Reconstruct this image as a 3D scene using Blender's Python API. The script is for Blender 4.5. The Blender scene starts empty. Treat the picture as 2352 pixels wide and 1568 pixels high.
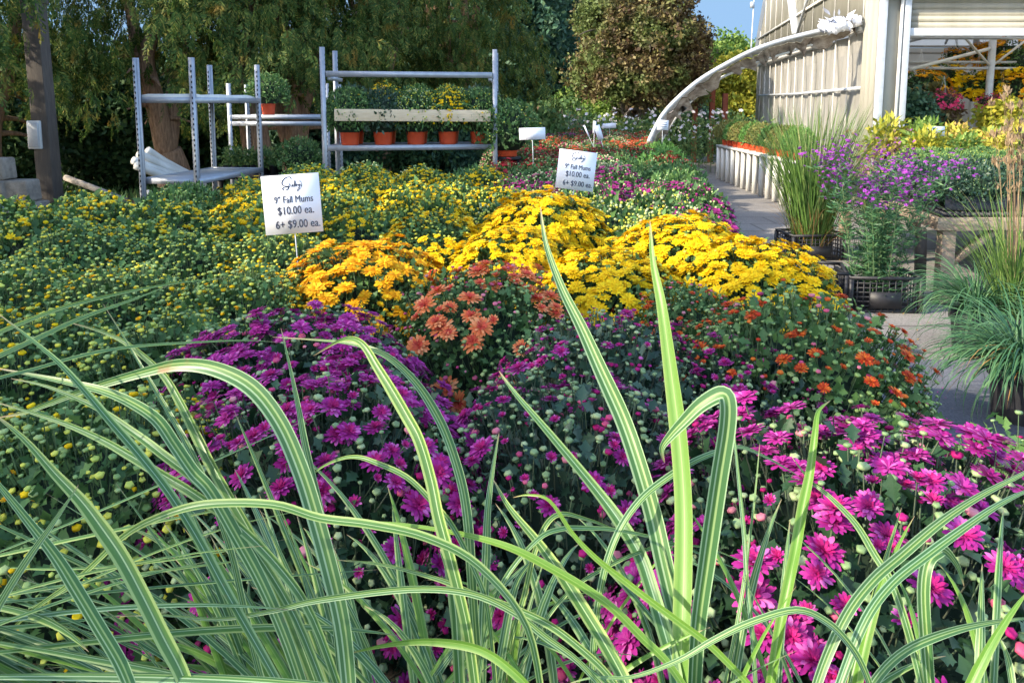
import bpy, math, random
import numpy as np
from mathutils import Vector
D2R = math.radians
# ------------------------------------------------------------------ camera, world, sun
sc = bpy.context.scene
CAMH, FPX, PX0, PY0, PITCH = 1.6, 1743.0, 1176.0, 450.0, math.atan(210/1743.0)
cam_d = bpy.data.cameras.new('camera'); cam = bpy.data.objects.new('camera', cam_d)
sc.collection.objects.link(cam); sc.camera = cam
cam.location = (0, 0, CAMH); cam.rotation_euler = (math.pi/2-PITCH, 0, 0)
cam_d.sensor_width = 36; cam_d.lens = 36*FPX/2352; cam_d.shift_y = -(784-PY0)/2352
cam_d.clip_start = 0.05; cam_d.clip_end = 600
SUN_EL = 31.0; SUN_DIR = Vector((0.86, 0.36, 0))            # the way the light travels, on the ground
w = bpy.data.worlds.new('World'); sc.world = w; w.use_nodes = True
nt = w.node_tree; bg = nt.nodes['Background']; sky = nt.nodes.new('ShaderNodeTexSky')
sky.sky_type = 'NISHITA'; sky.sun_disc = False; sky.sun_elevation = D2R(SUN_EL)
sky.sun_rotation = math.atan2(-SUN_DIR.x, -SUN_DIR.y); sky.air_density = 1.0; sky.dust_density = 1.0; sky.ozone_density = 0.6; sky.altitude = 0
nt.links.new(sky.outputs[0], bg.inputs[0]); bg.inputs[1].default_value = 0.15
sd = bpy.data.lights.new('sun', 'SUN'); sun = bpy.data.objects.new('sun', sd); sc.collection.objects.link(sun)
sd.energy = 2.4; sd.angle = D2R(0.6); sd.color = (1.0, 0.88, 0.68)
dv = Vector((SUN_DIR.x, SUN_DIR.y, 0)).normalized()*math.cos(D2R(SUN_EL)); dv.z = -math.sin(D2R(SUN_EL))
sun.rotation_euler = dv.to_track_quat('-Z', 'Y').to_euler(); sun.location = (-20, -10, 20)
sc.view_settings.view_transform = 'Standard'; sc.view_settings.look = 'None'
sc.view_settings.exposure = 1.9; sc.view_settings.gamma = 1
sc.render.engine = 'CYCLES'
sc.cycles.max_bounces = 6; sc.cycles.diffuse_bounces = 3; sc.cycles.glossy_bounces = 2
sc.cycles.transmission_bounces = 3; sc.cycles.transparent_max_bounces = 6
sc.cycles.caustics_reflective = False; sc.cycles.caustics_refractive = False

def ray(px, py):
    cx = (px-PX0)/FPX; cy = -(py-PY0)/FPX; s, c = math.sin(PITCH), math.cos(PITCH)
    return np.array([cx, c+cy*s, -s+cy*c])
def at(px, py, Y):
    r = ray(px, py); return np.array([0, 0, CAMH])+r*(Y/r[1])
def atz(px, py, z):
    r = ray(px, py); return np.array([0, 0, CAMH])+r*((z-CAMH)/r[2])
def proj(p):
    s, c = math.sin(PITCH), math.cos(PITCH); x, y, z = p[0], p[1], p[2]-CAMH
    dd = y*c-z*s; up = y*s+z*c
    return PX0+FPX*x/dd, PY0-FPX*up/dd

# ------------------------------------------------------------------ mesh helpers
R = np.random.default_rng(11); random.seed(5)
class G:
    def __init__(s): s.v = []; s.f = []; s.n = 0; s.uv = []
    def add(s, V, faces, uv=None):
        V = np.asarray(V, float).reshape(-1, 3)
        for F, m in faces: s.f.append((np.asarray(F, np.int64)+s.n, m))
        s.v.append(V); s.uv.append(np.zeros((len(V), 2)) if uv is None else np.asarray(uv, float))
        s.n += len(V)
    def scatter(s, tpl, P, Rm, S, mo=None, jit=None):
        V, faces = tpl; P = np.asarray(P, float); N = len(P)
        if N == 0: return
        S = np.broadcast_to(np.asarray(S, float), (N,))
        VV = np.broadcast_to(V, (N,)+V.shape)
        if jit is not None: VV = VV*jit
        W = P[:, None, :]+S[:, None, None]*np.einsum('nij,nkj->nki', Rm, VV)
        k = len(V); off = (np.arange(N)*k)[:, None, None]
        out = []
        for F, m in faces:
            F = np.asarray(F, np.int64); out.append(((F[None]+off).reshape(-1, F.shape[1]), m if mo is None else mo))
        s.add(W.reshape(-1, 3), out)
def mesh(name, g, mats, smooth=False, off=None):
    me = bpy.data.meshes.new(name)
    V = np.concatenate(g.v); 
    if off is not None: V = V-np.asarray(off)
    me.vertices.add(len(V)); me.vertices.foreach_set('co', V.astype(np.float32).ravel())
    cnt = np.concatenate([np.full(len(F), F.shape[1]) for F, m in g.f]); idx = np.concatenate([F.ravel() for F, m in g.f])
    mi = np.concatenate([np.full(len(F), m) for F, m in g.f])
    me.loops.add(len(idx)); me.loops.foreach_set('vertex_index', idx.astype(np.int32))
    me.polygons.add(len(cnt)); st = np.concatenate([[0], np.cumsum(cnt)[:-1]])
    me.polygons.foreach_set('loop_start', st.astype(np.int32)); me.polygons.foreach_set('loop_total', cnt.astype(np.int32))
    me.polygons.foreach_set('material_index', mi.astype(np.int32))
    if smooth: me.polygons.foreach_set('use_smooth', np.ones(len(cnt), bool))
    uv = np.concatenate(g.uv)
    if np.any(uv):
        l = me.uv_layers.new(name='UVMap'); l.data.foreach_set('uv', uv[idx].astype(np.float32).ravel())
    for m in (mats if isinstance(mats, (list, tuple)) else [mats]): me.materials.append(m)
    me.update(calc_edges=True); return me
COL = sc.collection
def link(name, me, parent=None, loc=(0, 0, 0), kind=None):
    o = bpy.data.objects.new(name, me); COL.objects.link(o); o.location = loc
    if parent is not None: o.parent = parent
    if kind: o['kind'] = kind
    return o
def obj(name, g, mats, parent=None, smooth=False, kind=None, bevel=0):
    off = None if parent is None else wloc(parent)
    o = link(name, mesh(name, g, mats, smooth, off), parent, kind=kind)
    if bevel:
        b = o.modifiers.new('bevel', 'BEVEL'); b.width = bevel; b.segments = 2; b.limit_method = 'ANGLE'
    return o
def wloc(o):
    v = Vector(o.location)
    while o.parent: o = o.parent; v = v+Vector(o.location)
    return np.array(v)
def tag(o, label=None, cat=None, group=None, kind=None):
    if label: o['label'] = label
    if cat: o['category'] = cat
    if group: o['group'] = group
    if kind: o['kind'] = kind
    return o
def thing(name, label, cat, loc=(0, 0, 0), group=None):
    o = bpy.data.objects.new(name, None); COL.objects.link(o); o.location = [float(a) for a in loc]
    o.empty_display_size = .1; return tag(o, label, cat, group)
def copy_tree(o, parent=None):
    c = o.copy(); COL.objects.link(c); c.parent = parent
    for ch in [q for q in o.children]: copy_tree(ch, c)
    return c
BF = np.array([[0, 1, 3, 2], [4, 6, 7, 5], [0, 4, 5, 1], [2, 3, 7, 6], [0, 2, 6, 4], [1, 5, 7, 3]])
def box(g, lo, hi, m=0):
    lo = np.array(lo, float); hi = np.array(hi, float)
    V = [[(lo, hi)[i][0], (lo, hi)[j][1], (lo, hi)[k][2]] for i in (0, 1) for j in (0, 1) for k in (0, 1)]
    g.add(V, [(BF, m)])
def nrm(a): return a/np.maximum(np.linalg.norm(a, axis=-1, keepdims=True), 1e-9)
def bar(g, a, b, w_, h_, m=0, up=(0, 0, 1)):
    a = np.array(a, float); b = np.array(b, float); d = nrm(b-a); s = np.cross(d, up)
    if np.linalg.norm(s) < 1e-4: s = np.cross(d, (0, 1, 0))
    s = nrm(s); u = np.cross(s, d)
    V = [p+i*s*w_/2+j*u*h_/2 for p in (a, b) for i in (-1, 1) for j in (-1, 1)]
    g.add(V, [(BF, m)])
def tube(g, pts, rad, n=8, m=0, cap=True):
    pts = np.asarray(pts, float); k = len(pts); rad = np.broadcast_to(np.asarray(rad, float), (k,))
    T = nrm(np.gradient(pts, axis=0)); ref = np.array([0.31, .2, .93]) if abs(T[0][2]) < .9 else np.array([1., .1, 0])
    A = nrm(np.cross(T, ref)); B = np.cross(T, A); th = np.arange(n)*2*np.pi/n
    V = pts[:, None]+rad[:, None, None]*(np.cos(th)[None, :, None]*A[:, None]+np.sin(th)[None, :, None]*B[:, None])
    F = [[i*n+j, i*n+(j+1) % n, (i+1)*n+(j+1) % n, (i+1)*n+j] for i in range(k-1) for j in range(n)]
    fs = [(F, m)]
    if cap: fs += [(np.array([list(range(n))[::-1]]), m), (np.array([[(k-1)*n+j for j in range(n)]]), m)]
    g.add(V.reshape(-1, 3), fs)
def lathe(g, prof, n=24, c=(0, 0, 0), m=0, close=False):
    th = np.arange(n)*2*np.pi/n; V = []
    for r, z in prof:
        V += [[c[0]+r*math.cos(t), c[1]+r*math.sin(t), c[2]+z] for t in th]
    F = [[i*n+j, i*n+(j+1) % n, (i+1)*n+(j+1) % n, (i+1)*n+j] for i in range(len(prof)-1) for j in range(n)]
    g.add(V, [(F, m)])
def frames(z, spin=None):
    z = nrm(np.asarray(z, float)); N = len(z)
    spin = R.uniform(0, 2*np.pi, N) if spin is None else spin
    ref = np.where(np.abs(z[:, 2:3]) < .9, np.array([[0, 0, 1.]]), np.array([[1., 0, 0]]))
    a = nrm(np.cross(ref, z)); b = np.cross(z, a)
    x = a*np.cos(spin)[:, None]+b*np.sin(spin)[:, None]; y = np.cross(z, x)
    return np.stack([x, y, z], -1)
def frames_x(x, zh):
    x = nrm(x); y = nrm(np.cross(zh, x)); z = np.cross(x, y); return np.stack([x, y, z], -1)
def rdir(N):
    return nrm(R.normal(size=(N, 3)))
# ------------------------------------------------------------------ materials
def mk(name):
    m = bpy.data.materials.new(name); m.use_nodes = True; n = m.node_tree; b = n.nodes['Principled BSDF']
    return m, n, b
def spec(b, v):
    b.inputs['Specular IOR Level'].default_value = v
def ramp(n, stops, interp='LINEAR'):
    r = n.nodes.new('ShaderNodeValToRGB'); cr = r.color_ramp; cr.interpolation = interp
    while len(cr.elements) < len(stops): cr.elements.new(.5)
    for e, (p, c) in zip(cr.elements, stops): e.position = p; e.color = (*c, 1)
    return r
def isle(name, stops, rough=.6, trans=.25, sp=.3, noise=None, interp='LINEAR'):
    """colour varies from leaf to leaf, petal to petal; noise = (scale, colour, amount) for real patches"""
    m, n, b = mk(name); g = n.nodes.new('ShaderNodeNewGeometry'); r = ramp(n, stops, interp)
    n.links.new(g.outputs['Random Per Island'], r.inputs[0]); out = r.outputs[0]
    if noise:
        tc = n.nodes.new('ShaderNodeTexCoord'); nz = n.nodes.new('ShaderNodeTexNoise'); nz.inputs['Scale'].default_value = noise[0]
        n.links.new(tc.outputs['Object'], nz.inputs['Vector'])
        mr = n.nodes.new('ShaderNodeMapRange'); mr.inputs['From Min'].default_value = noise[2]; mr.inputs['From Max'].default_value = noise[2]+.12
        n.links.new(nz.outputs[0], mr.inputs['Value']); mx = n.nodes.new('ShaderNodeMixRGB')
        n.links.new(mr.outputs[0], mx.inputs[0]); n.links.new(out, mx.inputs[1]); mx.inputs[2].default_value = (*noise[1], 1); out = mx.outputs[0]
    n.links.new(out, b.inputs['Base Color']); b.inputs['Roughness'].default_value = rough; spec(b, sp)
    if trans:
        t = n.nodes.new('ShaderNodeBsdfTranslucent'); n.links.new(out, t.inputs[0]); ms = n.nodes.new('ShaderNodeMixShader')
        ms.inputs[0].default_value = trans; n.links.new(b.outputs[0], ms.inputs[1]); n.links.new(t.outputs[0], ms.inputs[2])
        n.links.new(ms.outputs[0], n.nodes['Material Output'].inputs[0])
    return m
def surf(name, c1, c2, scale=8, rough=.7, metal=0, bump=.1, stretch=(1, 1, 1), detail=6, sp=.4):
    m, n, b = mk(name); tc = n.nodes.new('ShaderNodeTexCoord'); mp = n.nodes.new('ShaderNodeMapping'); mp.inputs['Scale'].default_value = stretch
    nz = n.nodes.new('ShaderNodeTexNoise'); nz.inputs['Scale'].default_value = scale; nz.inputs['Detail'].default_value = detail; nz.inputs['Roughness'].default_value = .65
    n.links.new(tc.outputs['Object'], mp.inputs[0]); n.links.new(mp.outputs[0], nz.inputs['Vector'])
    r = ramp(n, [(.3, c1), (.7, c2)]); n.links.new(nz.outputs[0], r.inputs[0]); n.links.new(r.outputs[0], b.inputs['Base Color'])
    b.inputs['Roughness'].default_value = rough; b.inputs['Metallic'].default_value = metal; spec(b, sp)
    if bump:
        bp = n.nodes.new('ShaderNodeBump'); bp.inputs['Strength'].default_value = bump; bp.inputs['Distance'].default_value = .02
        n.links.new(nz.outputs[0], bp.inputs['Height']); n.links.new(bp.outputs[0], b.inputs['Normal'])
    return m
M = {}
M['leaf'] = isle('mum_leaf', [(0, (.014, .042, .018)), (.5, (.025, .072, .03)), (1, (.05, .115, .045))], .45, .12, .45)
M['leafcool'] = isle('mum_leaf_cool', [(0, (.016, .045, .026)), (.5, (.03, .075, .042)), (1, (.055, .115, .065))], .45, .12, .45)
M['leaflime'] = isle('mum_leaf_lime', [(0, (.06, .16, .03)), (.5, (.1, .24, .05)), (1, (.16, .32, .07))], .55, .2, .3)
M['leafmid'] = isle('mum_leaf_mid', [(0, (.04, .1, .03)), (.5, (.075, .16, .045)), (1, (.125, .24, .07))], .55, .15, .3)
M['core'] = surf('dark_core', (.008, .02, .01), (.015, .035, .015), 30, .9, bump=0)  # filler core blocks the view through; its dark stands for inner shade
M['stem'] = isle('mum_stem', [(0, (.07, .13, .05)), (1, (.16, .24, .11))], .6, .1)
M['stemdark'] = isle('mum_stem_dark', [(0, (.07, .08, .06)), (1, (.14, .2, .11))], .6, .1)
M['bud'] = isle('green_bud', [(0, (.16, .28, .08)), (.6, (.26, .38, .12)), (1, (.38, .48, .18))], .5, .1)
M['budcool'] = isle('grey_green_bud', [(0, (.17, .27, .11)), (.6, (.27, .38, .17)), (1, (.38, .46, .23))], .5, .1)
M['budy'] = isle('yellowish_bud', [(0, (.38, .5, .1)), (.5, (.58, .6, .09)), (1, (.78, .68, .06))], .5, .1)
M['budcream'] = isle('cream_bud', [(0, (.38, .48, .2)), (1, (.6, .62, .34))], .5, .1)
M['yel'] = isle('yellow_petal', [(0, (.72, .42, .004)), (.5, (.85, .56, .008)), (1, (.9, .66, .015))], .6, .2, .15)
M['gold'] = isle('golden_petal', [(0, (.75, .3, .01)), (.5, (.86, .42, .01)), (1, (.88, .55, .02))], .6, .2, .15)
M['coral'] = isle('coral_petal', [(0, (.8, .17, .06)), (.5, (.9, .28, .09)), (1, (.92, .4, .17))], .6, .2, .15)
M['coralin'] = isle('coral_inner', [(0, (.62, .06, .05)), (1, (.75, .15, .07))], .6, .2, .15)
M['rust'] = isle('rust_petal', [(0, (.42, .03, .015)), (.5, (.6, .08, .018)), (1, (.72, .2, .03))], .6, .2, .15)
M['mag'] = isle('magenta_petal', [(0, (.3, .013, .17)), (.5, (.43, .03, .26)), (.88, (.54, .07, .35)), (1, (.64, .18, .46))], .55, .22, .15)
M['magin'] = isle('magenta_inner', [(0, (.32, .008, .1)), (1, (.5, .02, .19))], .55, .2, .15)
M['pinkbud'] = isle('pink_bud', [(0, (.5, .05, .16)), (.5, (.6, .12, .2)), (1, (.66, .28, .3))], .55, .1, .2)
M['red'] = isle('dark_red_petal', [(0, (.2, .012, .02)), (.6, (.36, .02, .03)), (1, (.45, .05, .07))], .6, .15, .15)
M['purp'] = isle('plum_petal', [(0, (.22, .015, .11)), (.6, (.34, .025, .19)), (1, (.45, .05, .28))], .6, .15, .15)
M['orn'] = isle('red_orange_petal', [(0, (.5, .06, .03)), (1, (.66, .14, .05))], .6, .15, .15)
M['pink'] = isle('hot_pink_petal', [(0, (.7, .02, .12)), (1, (.85, .12, .28))], .6, .25, .15)
M['aster'] = isle('violet_petal', [(0, (.24, .03, .34)), (1, (.46, .09, .5))], .6, .2, .15)
M['bronze'] = isle('bronze_leaf', [(0, (.1, .13, .03)), (.5, (.18, .2, .05)), (1, (.26, .2, .07))], .6, .15)
M['chart'] = isle('chartreuse_leaf', [(0, (.3, .32, .04)), (.5, (.5, .46, .07)), (1, (.6, .36, .12))], .6, .25)
M['maroonleaf'] = isle('maroon_leaf', [(0, (.1, .03, .04)), (1, (.25, .08, .08))], .6, .15)
def pot_mat(name, c):
    m, n, b = mk(name); b.inputs['Base Color'].default_value = (*c, 1); b.inputs['Roughness'].default_value = .42; spec(b, .4); return m
M['pot'] = surf('orange_plastic', (.5, .055, .018), (.62, .085, .025), 6, .4, bump=.02)
M['blk'] = surf('black_plastic', (.012, .012, .015), (.03, .03, .035), 20, .5, bump=.05)
M['metal'] = surf('galvanised_steel', (.33, .36, .42), (.45, .48, .53), 14, .5, .45, .05)
M['metald'] = surf('slot_shadow_steel', (.02, .022, .03), (.03, .03, .04), 20, .8)
M['wood'] = surf('weathered_wood', (.2, .14, .1), (.38, .29, .21), 9, .8, 0, .4, (1, 1, 8))
M['woodh'] = surf('weathered_wood_beam', (.22, .16, .11), (.42, .33, .24), 9, .8, 0, .4, (.6, 8, 8))
M['pine'] = surf('new_pine_board', (.6, .46, .3), (.74, .6, .42), 5, .7, 0, .1, (1, 6, 14))
M['postw'] = surf('dark_painted_wood', (.05, .042, .038), (.09, .075, .065), 12, .8, 0, .2, (3, 3, .5))
M['barkc'] = surf('cedar_bark', (.12, .065, .04), (.4, .25, .16), 9, .95, 0, .9, (4, 4, .6))
M['barkd'] = surf('grey_bark', (.06, .05, .04), (.16, .13, .1), 9, .95, 0, .8, (3, 3, .8))
M['white'] = surf('white_card', (.74, .76, .86), (.8, .82, .9), 4, .5, 0, .02)
M['ink'] = surf('printed_ink', (.02, .03, .06), (.03, .04, .08), 9, .7, 0, 0)
M['inkg'] = surf('grey_ink', (.12, .13, .2), (.18, .2, .26), 9, .7, 0, 0)
M['pvc'] = surf('white_pvc', (.55, .54, .5), (.74, .73, .7), 5, .45, 0, .05, (1, 1, .3))
M['stone'] = surf('concrete_block', (.16, .14, .12), (.34, .3, .26), 12, .95, 0, .8)
M['ltgrey'] = surf('light_grey_paint', (.42, .44, .46), (.55, .57, .6), 8, .5, .1, .05)
M['cedar'] = isle('cedar_leaf', [(0, (.028, .065, .014)), (.5, (.06, .115, .022)), (.82, (.13, .18, .035)), (1, (.3, .27, .06))], .6, .35, .2, (2.6, (.26, .17, .03), .6))
M['cedard'] = isle('cedar_leaf_dark', [(0, (.02, .055, .022)), (.6, (.04, .09, .03)), (1, (.09, .14, .045))], .6, .25, .2)
M['bluegreen'] = isle('bluish_leaf', [(0, (.03, .08, .05)), (.6, (.06, .14, .08)), (1, (.12, .2, .1))], .55, .25, .3)
M['sunleaf'] = isle('bright_leaf', [(0, (.08, .16, .03)), (.5, (.16, .27, .05)), (1, (.3, .4, .09))], .55, .35, .3)
M['yleaf'] = isle('yellow_green_leaf', [(0, (.2, .26, .03)), (.5, (.36, .36, .04)), (1, (.5, .42, .05))], .55, .35, .3)
M['copper'] = isle('copper_leaf', [(0, (.07, .04, .025)), (.4, (.13, .085, .04)), (.8, (.2, .17, .06)), (1, (.3, .24, .11))], .55, .25, .3, (1.0, (.12, .16, .045), .47))
M['weed'] = isle('perennial_leaf', [(0, (.04, .1, .03)), (.5, (.09, .17, .05)), (1, (.2, .27, .09))], .6, .3, .3)
M['plume'] = isle('dry_plume', [(0, (.25, .17, .1)), (1, (.45, .33, .2))], .8, .3, .1)
M['pale'] = isle('pale_blossom', [(0, (.6, .6, .66)), (.5, (.75, .62, .6)), (.75, (.8, .78, .74)), (1, (.6, .62, .8))], .7, .2, .1)
M['grassg'] = isle('green_blade', [(0, (.06, .13, .03)), (.5, (.13, .24, .05)), (.9, (.24, .34, .1)), (1, (.42, .38, .18))], .55, .25, .3)
M['grassb'] = isle('blue_green_blade', [(0, (.03, .1, .04)), (.5, (.06, .16, .065)), (1, (.13, .24, .1))], .5, .2, .4)
M['dry'] = isle('dry_blade', [(0, (.3, .17, .06)), (.5, (.42, .25, .1)), (1, (.5, .33, .15))], .8, .3, .1)
M['redwood'] = surf('red_brown_wood', (.16, .04, .02), (.26, .07, .04), 7, .8)
M['soil'] = surf('potting_soil', (.02, .014, .01), (.05, .035, .025), 40, 1, 0, .6)
def film_mat(name, c1, c2, trans):
    m = surf(name, c1, c2, 2.6, .5, 0, .15, (1, 1, .16), 8); n = m.node_tree; b = n.nodes['Principled BSDF']
    col = b.inputs['Base Color'].links[0].from_socket; t = n.nodes.new('ShaderNodeBsdfTranslucent'); n.links.new(col, t.inputs[0])
    ms = n.nodes.new('ShaderNodeMixShader'); ms.inputs[0].default_value = trans
    n.links.new(b.outputs[0], ms.inputs[1]); n.links.new(t.outputs[0], ms.inputs[2]); n.links.new(ms.outputs[0], n.nodes['Material Output'].inputs[0])
    return m
M['film'] = film_mat('polycarbonate_sheet', (.36, .345, .28), (.5, .48, .41), .3)
M['film2'] = film_mat('shade_film', (.38, .36, .32), (.52, .5, .46), .35)
M['roof'] = film_mat('roof_film', (.55, .54, .5), (.62, .6, .56), .55)
M['awn'] = surf('dusty_film', (.12, .08, .06), (.5, .44, .38), 4, .6, 0, .5, (2, 2, 3))
M['awnw'] = surf('silver_film', (.2, .2, .21), (.55, .55, .56), 5, .4, 0, .3, (1, 1, 3))
M['rib'] = surf('pale_aluminium', (.5, .49, .45), (.6, .58, .53), 8, .5)
def stripe_mat():
    m, n, b = mk('variegated_blade'); uv = n.nodes.new('ShaderNodeUVMap'); sp_ = n.nodes.new('ShaderNodeSeparateXYZ')
    n.links.new(uv.outputs[0], sp_.inputs[0]); g = n.nodes.new('ShaderNodeNewGeometry')
    cream, g1, g2, wh = (.34, .44, .17), (.1, .21, .05), (.07, .17, .055), (.38, .5, .28)
    rA = ramp(n, [(0, cream), (.13, cream), (.17, g1), (.45, g2), (.475, wh), (.525, wh), (.55, g2), (.8, g1), (.84, cream), (1, cream)])
    rB = ramp(n, [(0, wh), (.08, wh), (.12, g2), (.3, g2), (.34, wh), (.4, wh), (.43, g1), (.58, g1), (.62, cream), (.68, cream), (.72, g2), (.93, g2), (.96, wh)])
    rC = ramp(n, [(0, (.34, .42, .14)), (.07, (.22, .34, .07)), (.25, (.12, .26, .03)), (.47, (.16, .3, .05)), (.5, (.32, .42, .14)), (.55, (.12, .26, .03)), (.95, (.15, .28, .05)), (1, cream)])
    for r in (rA, rB, rC): n.links.new(sp_.outputs[0], r.inputs[0])
    def gt(v, th):
        a = n.nodes.new('ShaderNodeMath'); a.operation = 'GREATER_THAN'; n.links.new(v, a.inputs[0]); a.inputs[1].default_value = th; return a.outputs[0]
    def mixc(f, a, c, typ='MIX'):
        x = n.nodes.new('ShaderNodeMixRGB'); x.blend_type = typ
        if isinstance(f, float): x.inputs[0].default_value = f
        else: n.links.new(f, x.inputs[0])
        for i, q in ((1, a), (2, c)):
            if isinstance(q, tuple): x.inputs[i].default_value = (*q, 1)
            else: n.links.new(q, x.inputs[i])
        return x.outputs[0]
    rnd = g.outputs['Random Per Island']
    c = mixc(gt(rnd, .45), rA.outputs[0], rB.outputs[0]); c = mixc(gt(rnd, .74), c, rC.outputs[0])
    mul = n.nodes.new('ShaderNodeMath'); mul.operation = 'MULTIPLY'; n.links.new(rnd, mul.inputs[0]); mul.inputs[1].default_value = 37
    fr = n.nodes.new('ShaderNodeMath'); fr.operation = 'FRACT'; n.links.new(mul.outputs[0], fr.inputs[0])
    tint = ramp(n, [(0, (.7, .82, .85)), (.5, (.9, .95, .9)), (1, (1.0, 1.0, .78))]); n.links.new(fr.outputs[0], tint.inputs[0])
    c = mixc(1.0, c, tint.outputs[0], 'MULTIPLY')
    nz = n.nodes.new('ShaderNodeTexNoise'); nz.inputs['Scale'].default_value = 14; nz.inputs['Detail'].default_value = 5
    tc = n.nodes.new('ShaderNodeTexCoord'); n.links.new(tc.outputs['Object'], nz.inputs['Vector'])
    r5 = ramp(n, [(.7, (0, 0, 0)), (.76, (1, 1, 1))]); n.links.new(nz.outputs[0], r5.inputs[0]); c = mixc(r5.outputs[0], c, (.3, .15, .07))
    tipm = ramp(n, [(.93, (0, 0, 0)), (1, (1, 1, 1))]); n.links.new(sp_.outputs[1], tipm.inputs[0]); c = mixc(tipm.outputs[0], c, (.42, .28, .17))
    n.links.new(c, b.inputs['Base Color']); b.inputs['Roughness'].default_value = .42; spec(b, .45)
    t = n.nodes.new('ShaderNodeBsdfTranslucent'); n.links.new(c, t.inputs[0]); ms = n.nodes.new('ShaderNodeMixShader'); ms.inputs[0].default_value = .25
    n.links.new(b.outputs[0], ms.inputs[1]); n.links.new(t.outputs[0], ms.inputs[2]); n.links.new(ms.outputs[0], n.nodes['Material Output'].inputs[0])
    return m
M['vari'] = stripe_mat()
def ground_mat(name, c1, c2, c3, joint=None, jc=(.12, .11, .1)):
    m, n, b = mk(name); tc = n.nodes.new('ShaderNodeTexCoord')
    n1 = n.nodes.new('ShaderNodeTexNoise'); n1.inputs['Scale'].default_value = 1.1; n1.inputs['Detail'].default_value = 5
    n2 = n.nodes.new('ShaderNodeTexNoise'); n2.inputs['Scale'].default_value = 90; n2.inputs['Detail'].default_value = 3
    for q in (n1, n2): n.links.new(tc.outputs['Object'], q.inputs['Vector'])
    r1 = ramp(n, [(.3, c1), (.7, c2)]); n.links.new(n1.outputs[0], r1.inputs[0])
    r2 = ramp(n, [(.35, (.72, .72, .72)), (.65, (1.15, 1.15, 1.15))]); n.links.new(n2.outputs[0], r2.inputs[0])
    mx = n.nodes.new('ShaderNodeMixRGB'); mx.blend_type = 'MULTIPLY'; mx.inputs[0].default_value = 1
    n.links.new(r1.outputs[0], mx.inputs[1]); n.links.new(r2.outputs[0], mx.inputs[2]); out = mx.outputs[0]
    n3 = n.nodes.new('ShaderNodeTexNoise'); n3.inputs['Scale'].default_value = 3.1; n3.inputs['Detail'].default_value = 8; n3.inputs['Roughness'].default_value = .7
    n.links.new(tc.outputs['Object'], n3.inputs['Vector']); r3 = ramp(n, [(.55, (0, 0, 0)), (.75, (.7, .7, .7))]); n.links.new(n3.outputs[0], r3.inputs[0])
    m3 = n.nodes.new('ShaderNodeMixRGB'); n.links.new(r3.outputs[0], m3.inputs[0]); n.links.new(out, m3.inputs[1]); m3.inputs[2].default_value = (*c3, 1); out = m3.outputs[0]
    if joint:
        bt = n.nodes.new('ShaderNodeTexBrick'); bt.inputs['Scale'].default_value = joint; bt.offset = 0.3; bt.inputs['Mortar Size'].default_value = .006
        bt.inputs['Color1'].default_value = bt.inputs['Color2'].default_value = (0, 0, 0, 1); bt.inputs['Mortar'].default_value = (1, 1, 1, 1)
        n.links.new(tc.outputs['Object'], bt.inputs['Vector']); m4 = n.nodes.new('ShaderNodeMixRGB'); n.links.new(bt.outputs[0], m4.inputs[0])
        n.links.new(out, m4.inputs[1]); m4.inputs[2].default_value = (*jc, 1); out = m4.outputs[0]
    n.links.new(out, b.inputs['Base Color']); b.inputs['Roughness'].default_value = .9; spec(b, .25)
    bp = n.nodes.new('ShaderNodeBump'); bp.inputs['Strength'].default_value = .25; bp.inputs['Distance'].default_value = .004
    n.links.new(n2.outputs[0], bp.inputs['Height']); n.links.new(bp.outputs[0], b.inputs['Normal'])
    return m
M['asphalt'] = ground_mat('asphalt', (.11, .115, .14), (.15, .155, .18), (.09, .09, .1))
M['concrete'] = ground_mat('concrete', (.2, .185, .175), (.29, .27, .25), (.13, .115, .1), .42)
M['dirt'] = ground_mat('dirt', (.05, .04, .03), (.1, .075, .05), (.04, .05, .02))
# ------------------------------------------------------------------ templates
def T(V, faces): return (np.array(V, float), faces)
def leaf_tpl(lob=True):
    # lobed chrysanthemum leaf along +x, folded on the midrib
    o = [(0, 0), (.18, .07), (.34, .26), (.44, .15), (.62, .34), (.72, .18), (1, 0)]
    V = []; 
    for x, y in o: V.append((x, y, .12*abs(y)*1.5-.18*x*x))
    for x, y in o[1:-1]: V.append((x, -y, .12*abs(y)*1.5-.18*x*x))
    V += [(.35, 0, -.05), (.65, 0, -.1)]
    a, b = 12, 13
    F = [[0, a, 1], [1, a, 2], [2, a, 3], [3, a, b], [3, b, 4], [4, b, 5], [5, b, 6], [0, 7, a], [7, 8, a], [8, 9, a], [9, b, a], [9, 10, b], [10, 11, b], [11, 6, b]]
    return T(V, [(F, 0)])
LEAF = leaf_tpl()
LEAF2 = T([(0, 0, 0), (.4, .26, .04), (1, 0, -.16), (.4, -.26, .04), (.45, 0, -.05)], [([[0, 4, 1], [1, 4, 2], [0, 3, 4], [3, 2, 4]], 0)])
KITE = T([(0, 0, 0), (.45, .16, 0), (1, 0, 0), (.45, -.16, 0)], [([[0, 3, 2, 1]], 0)])
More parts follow.
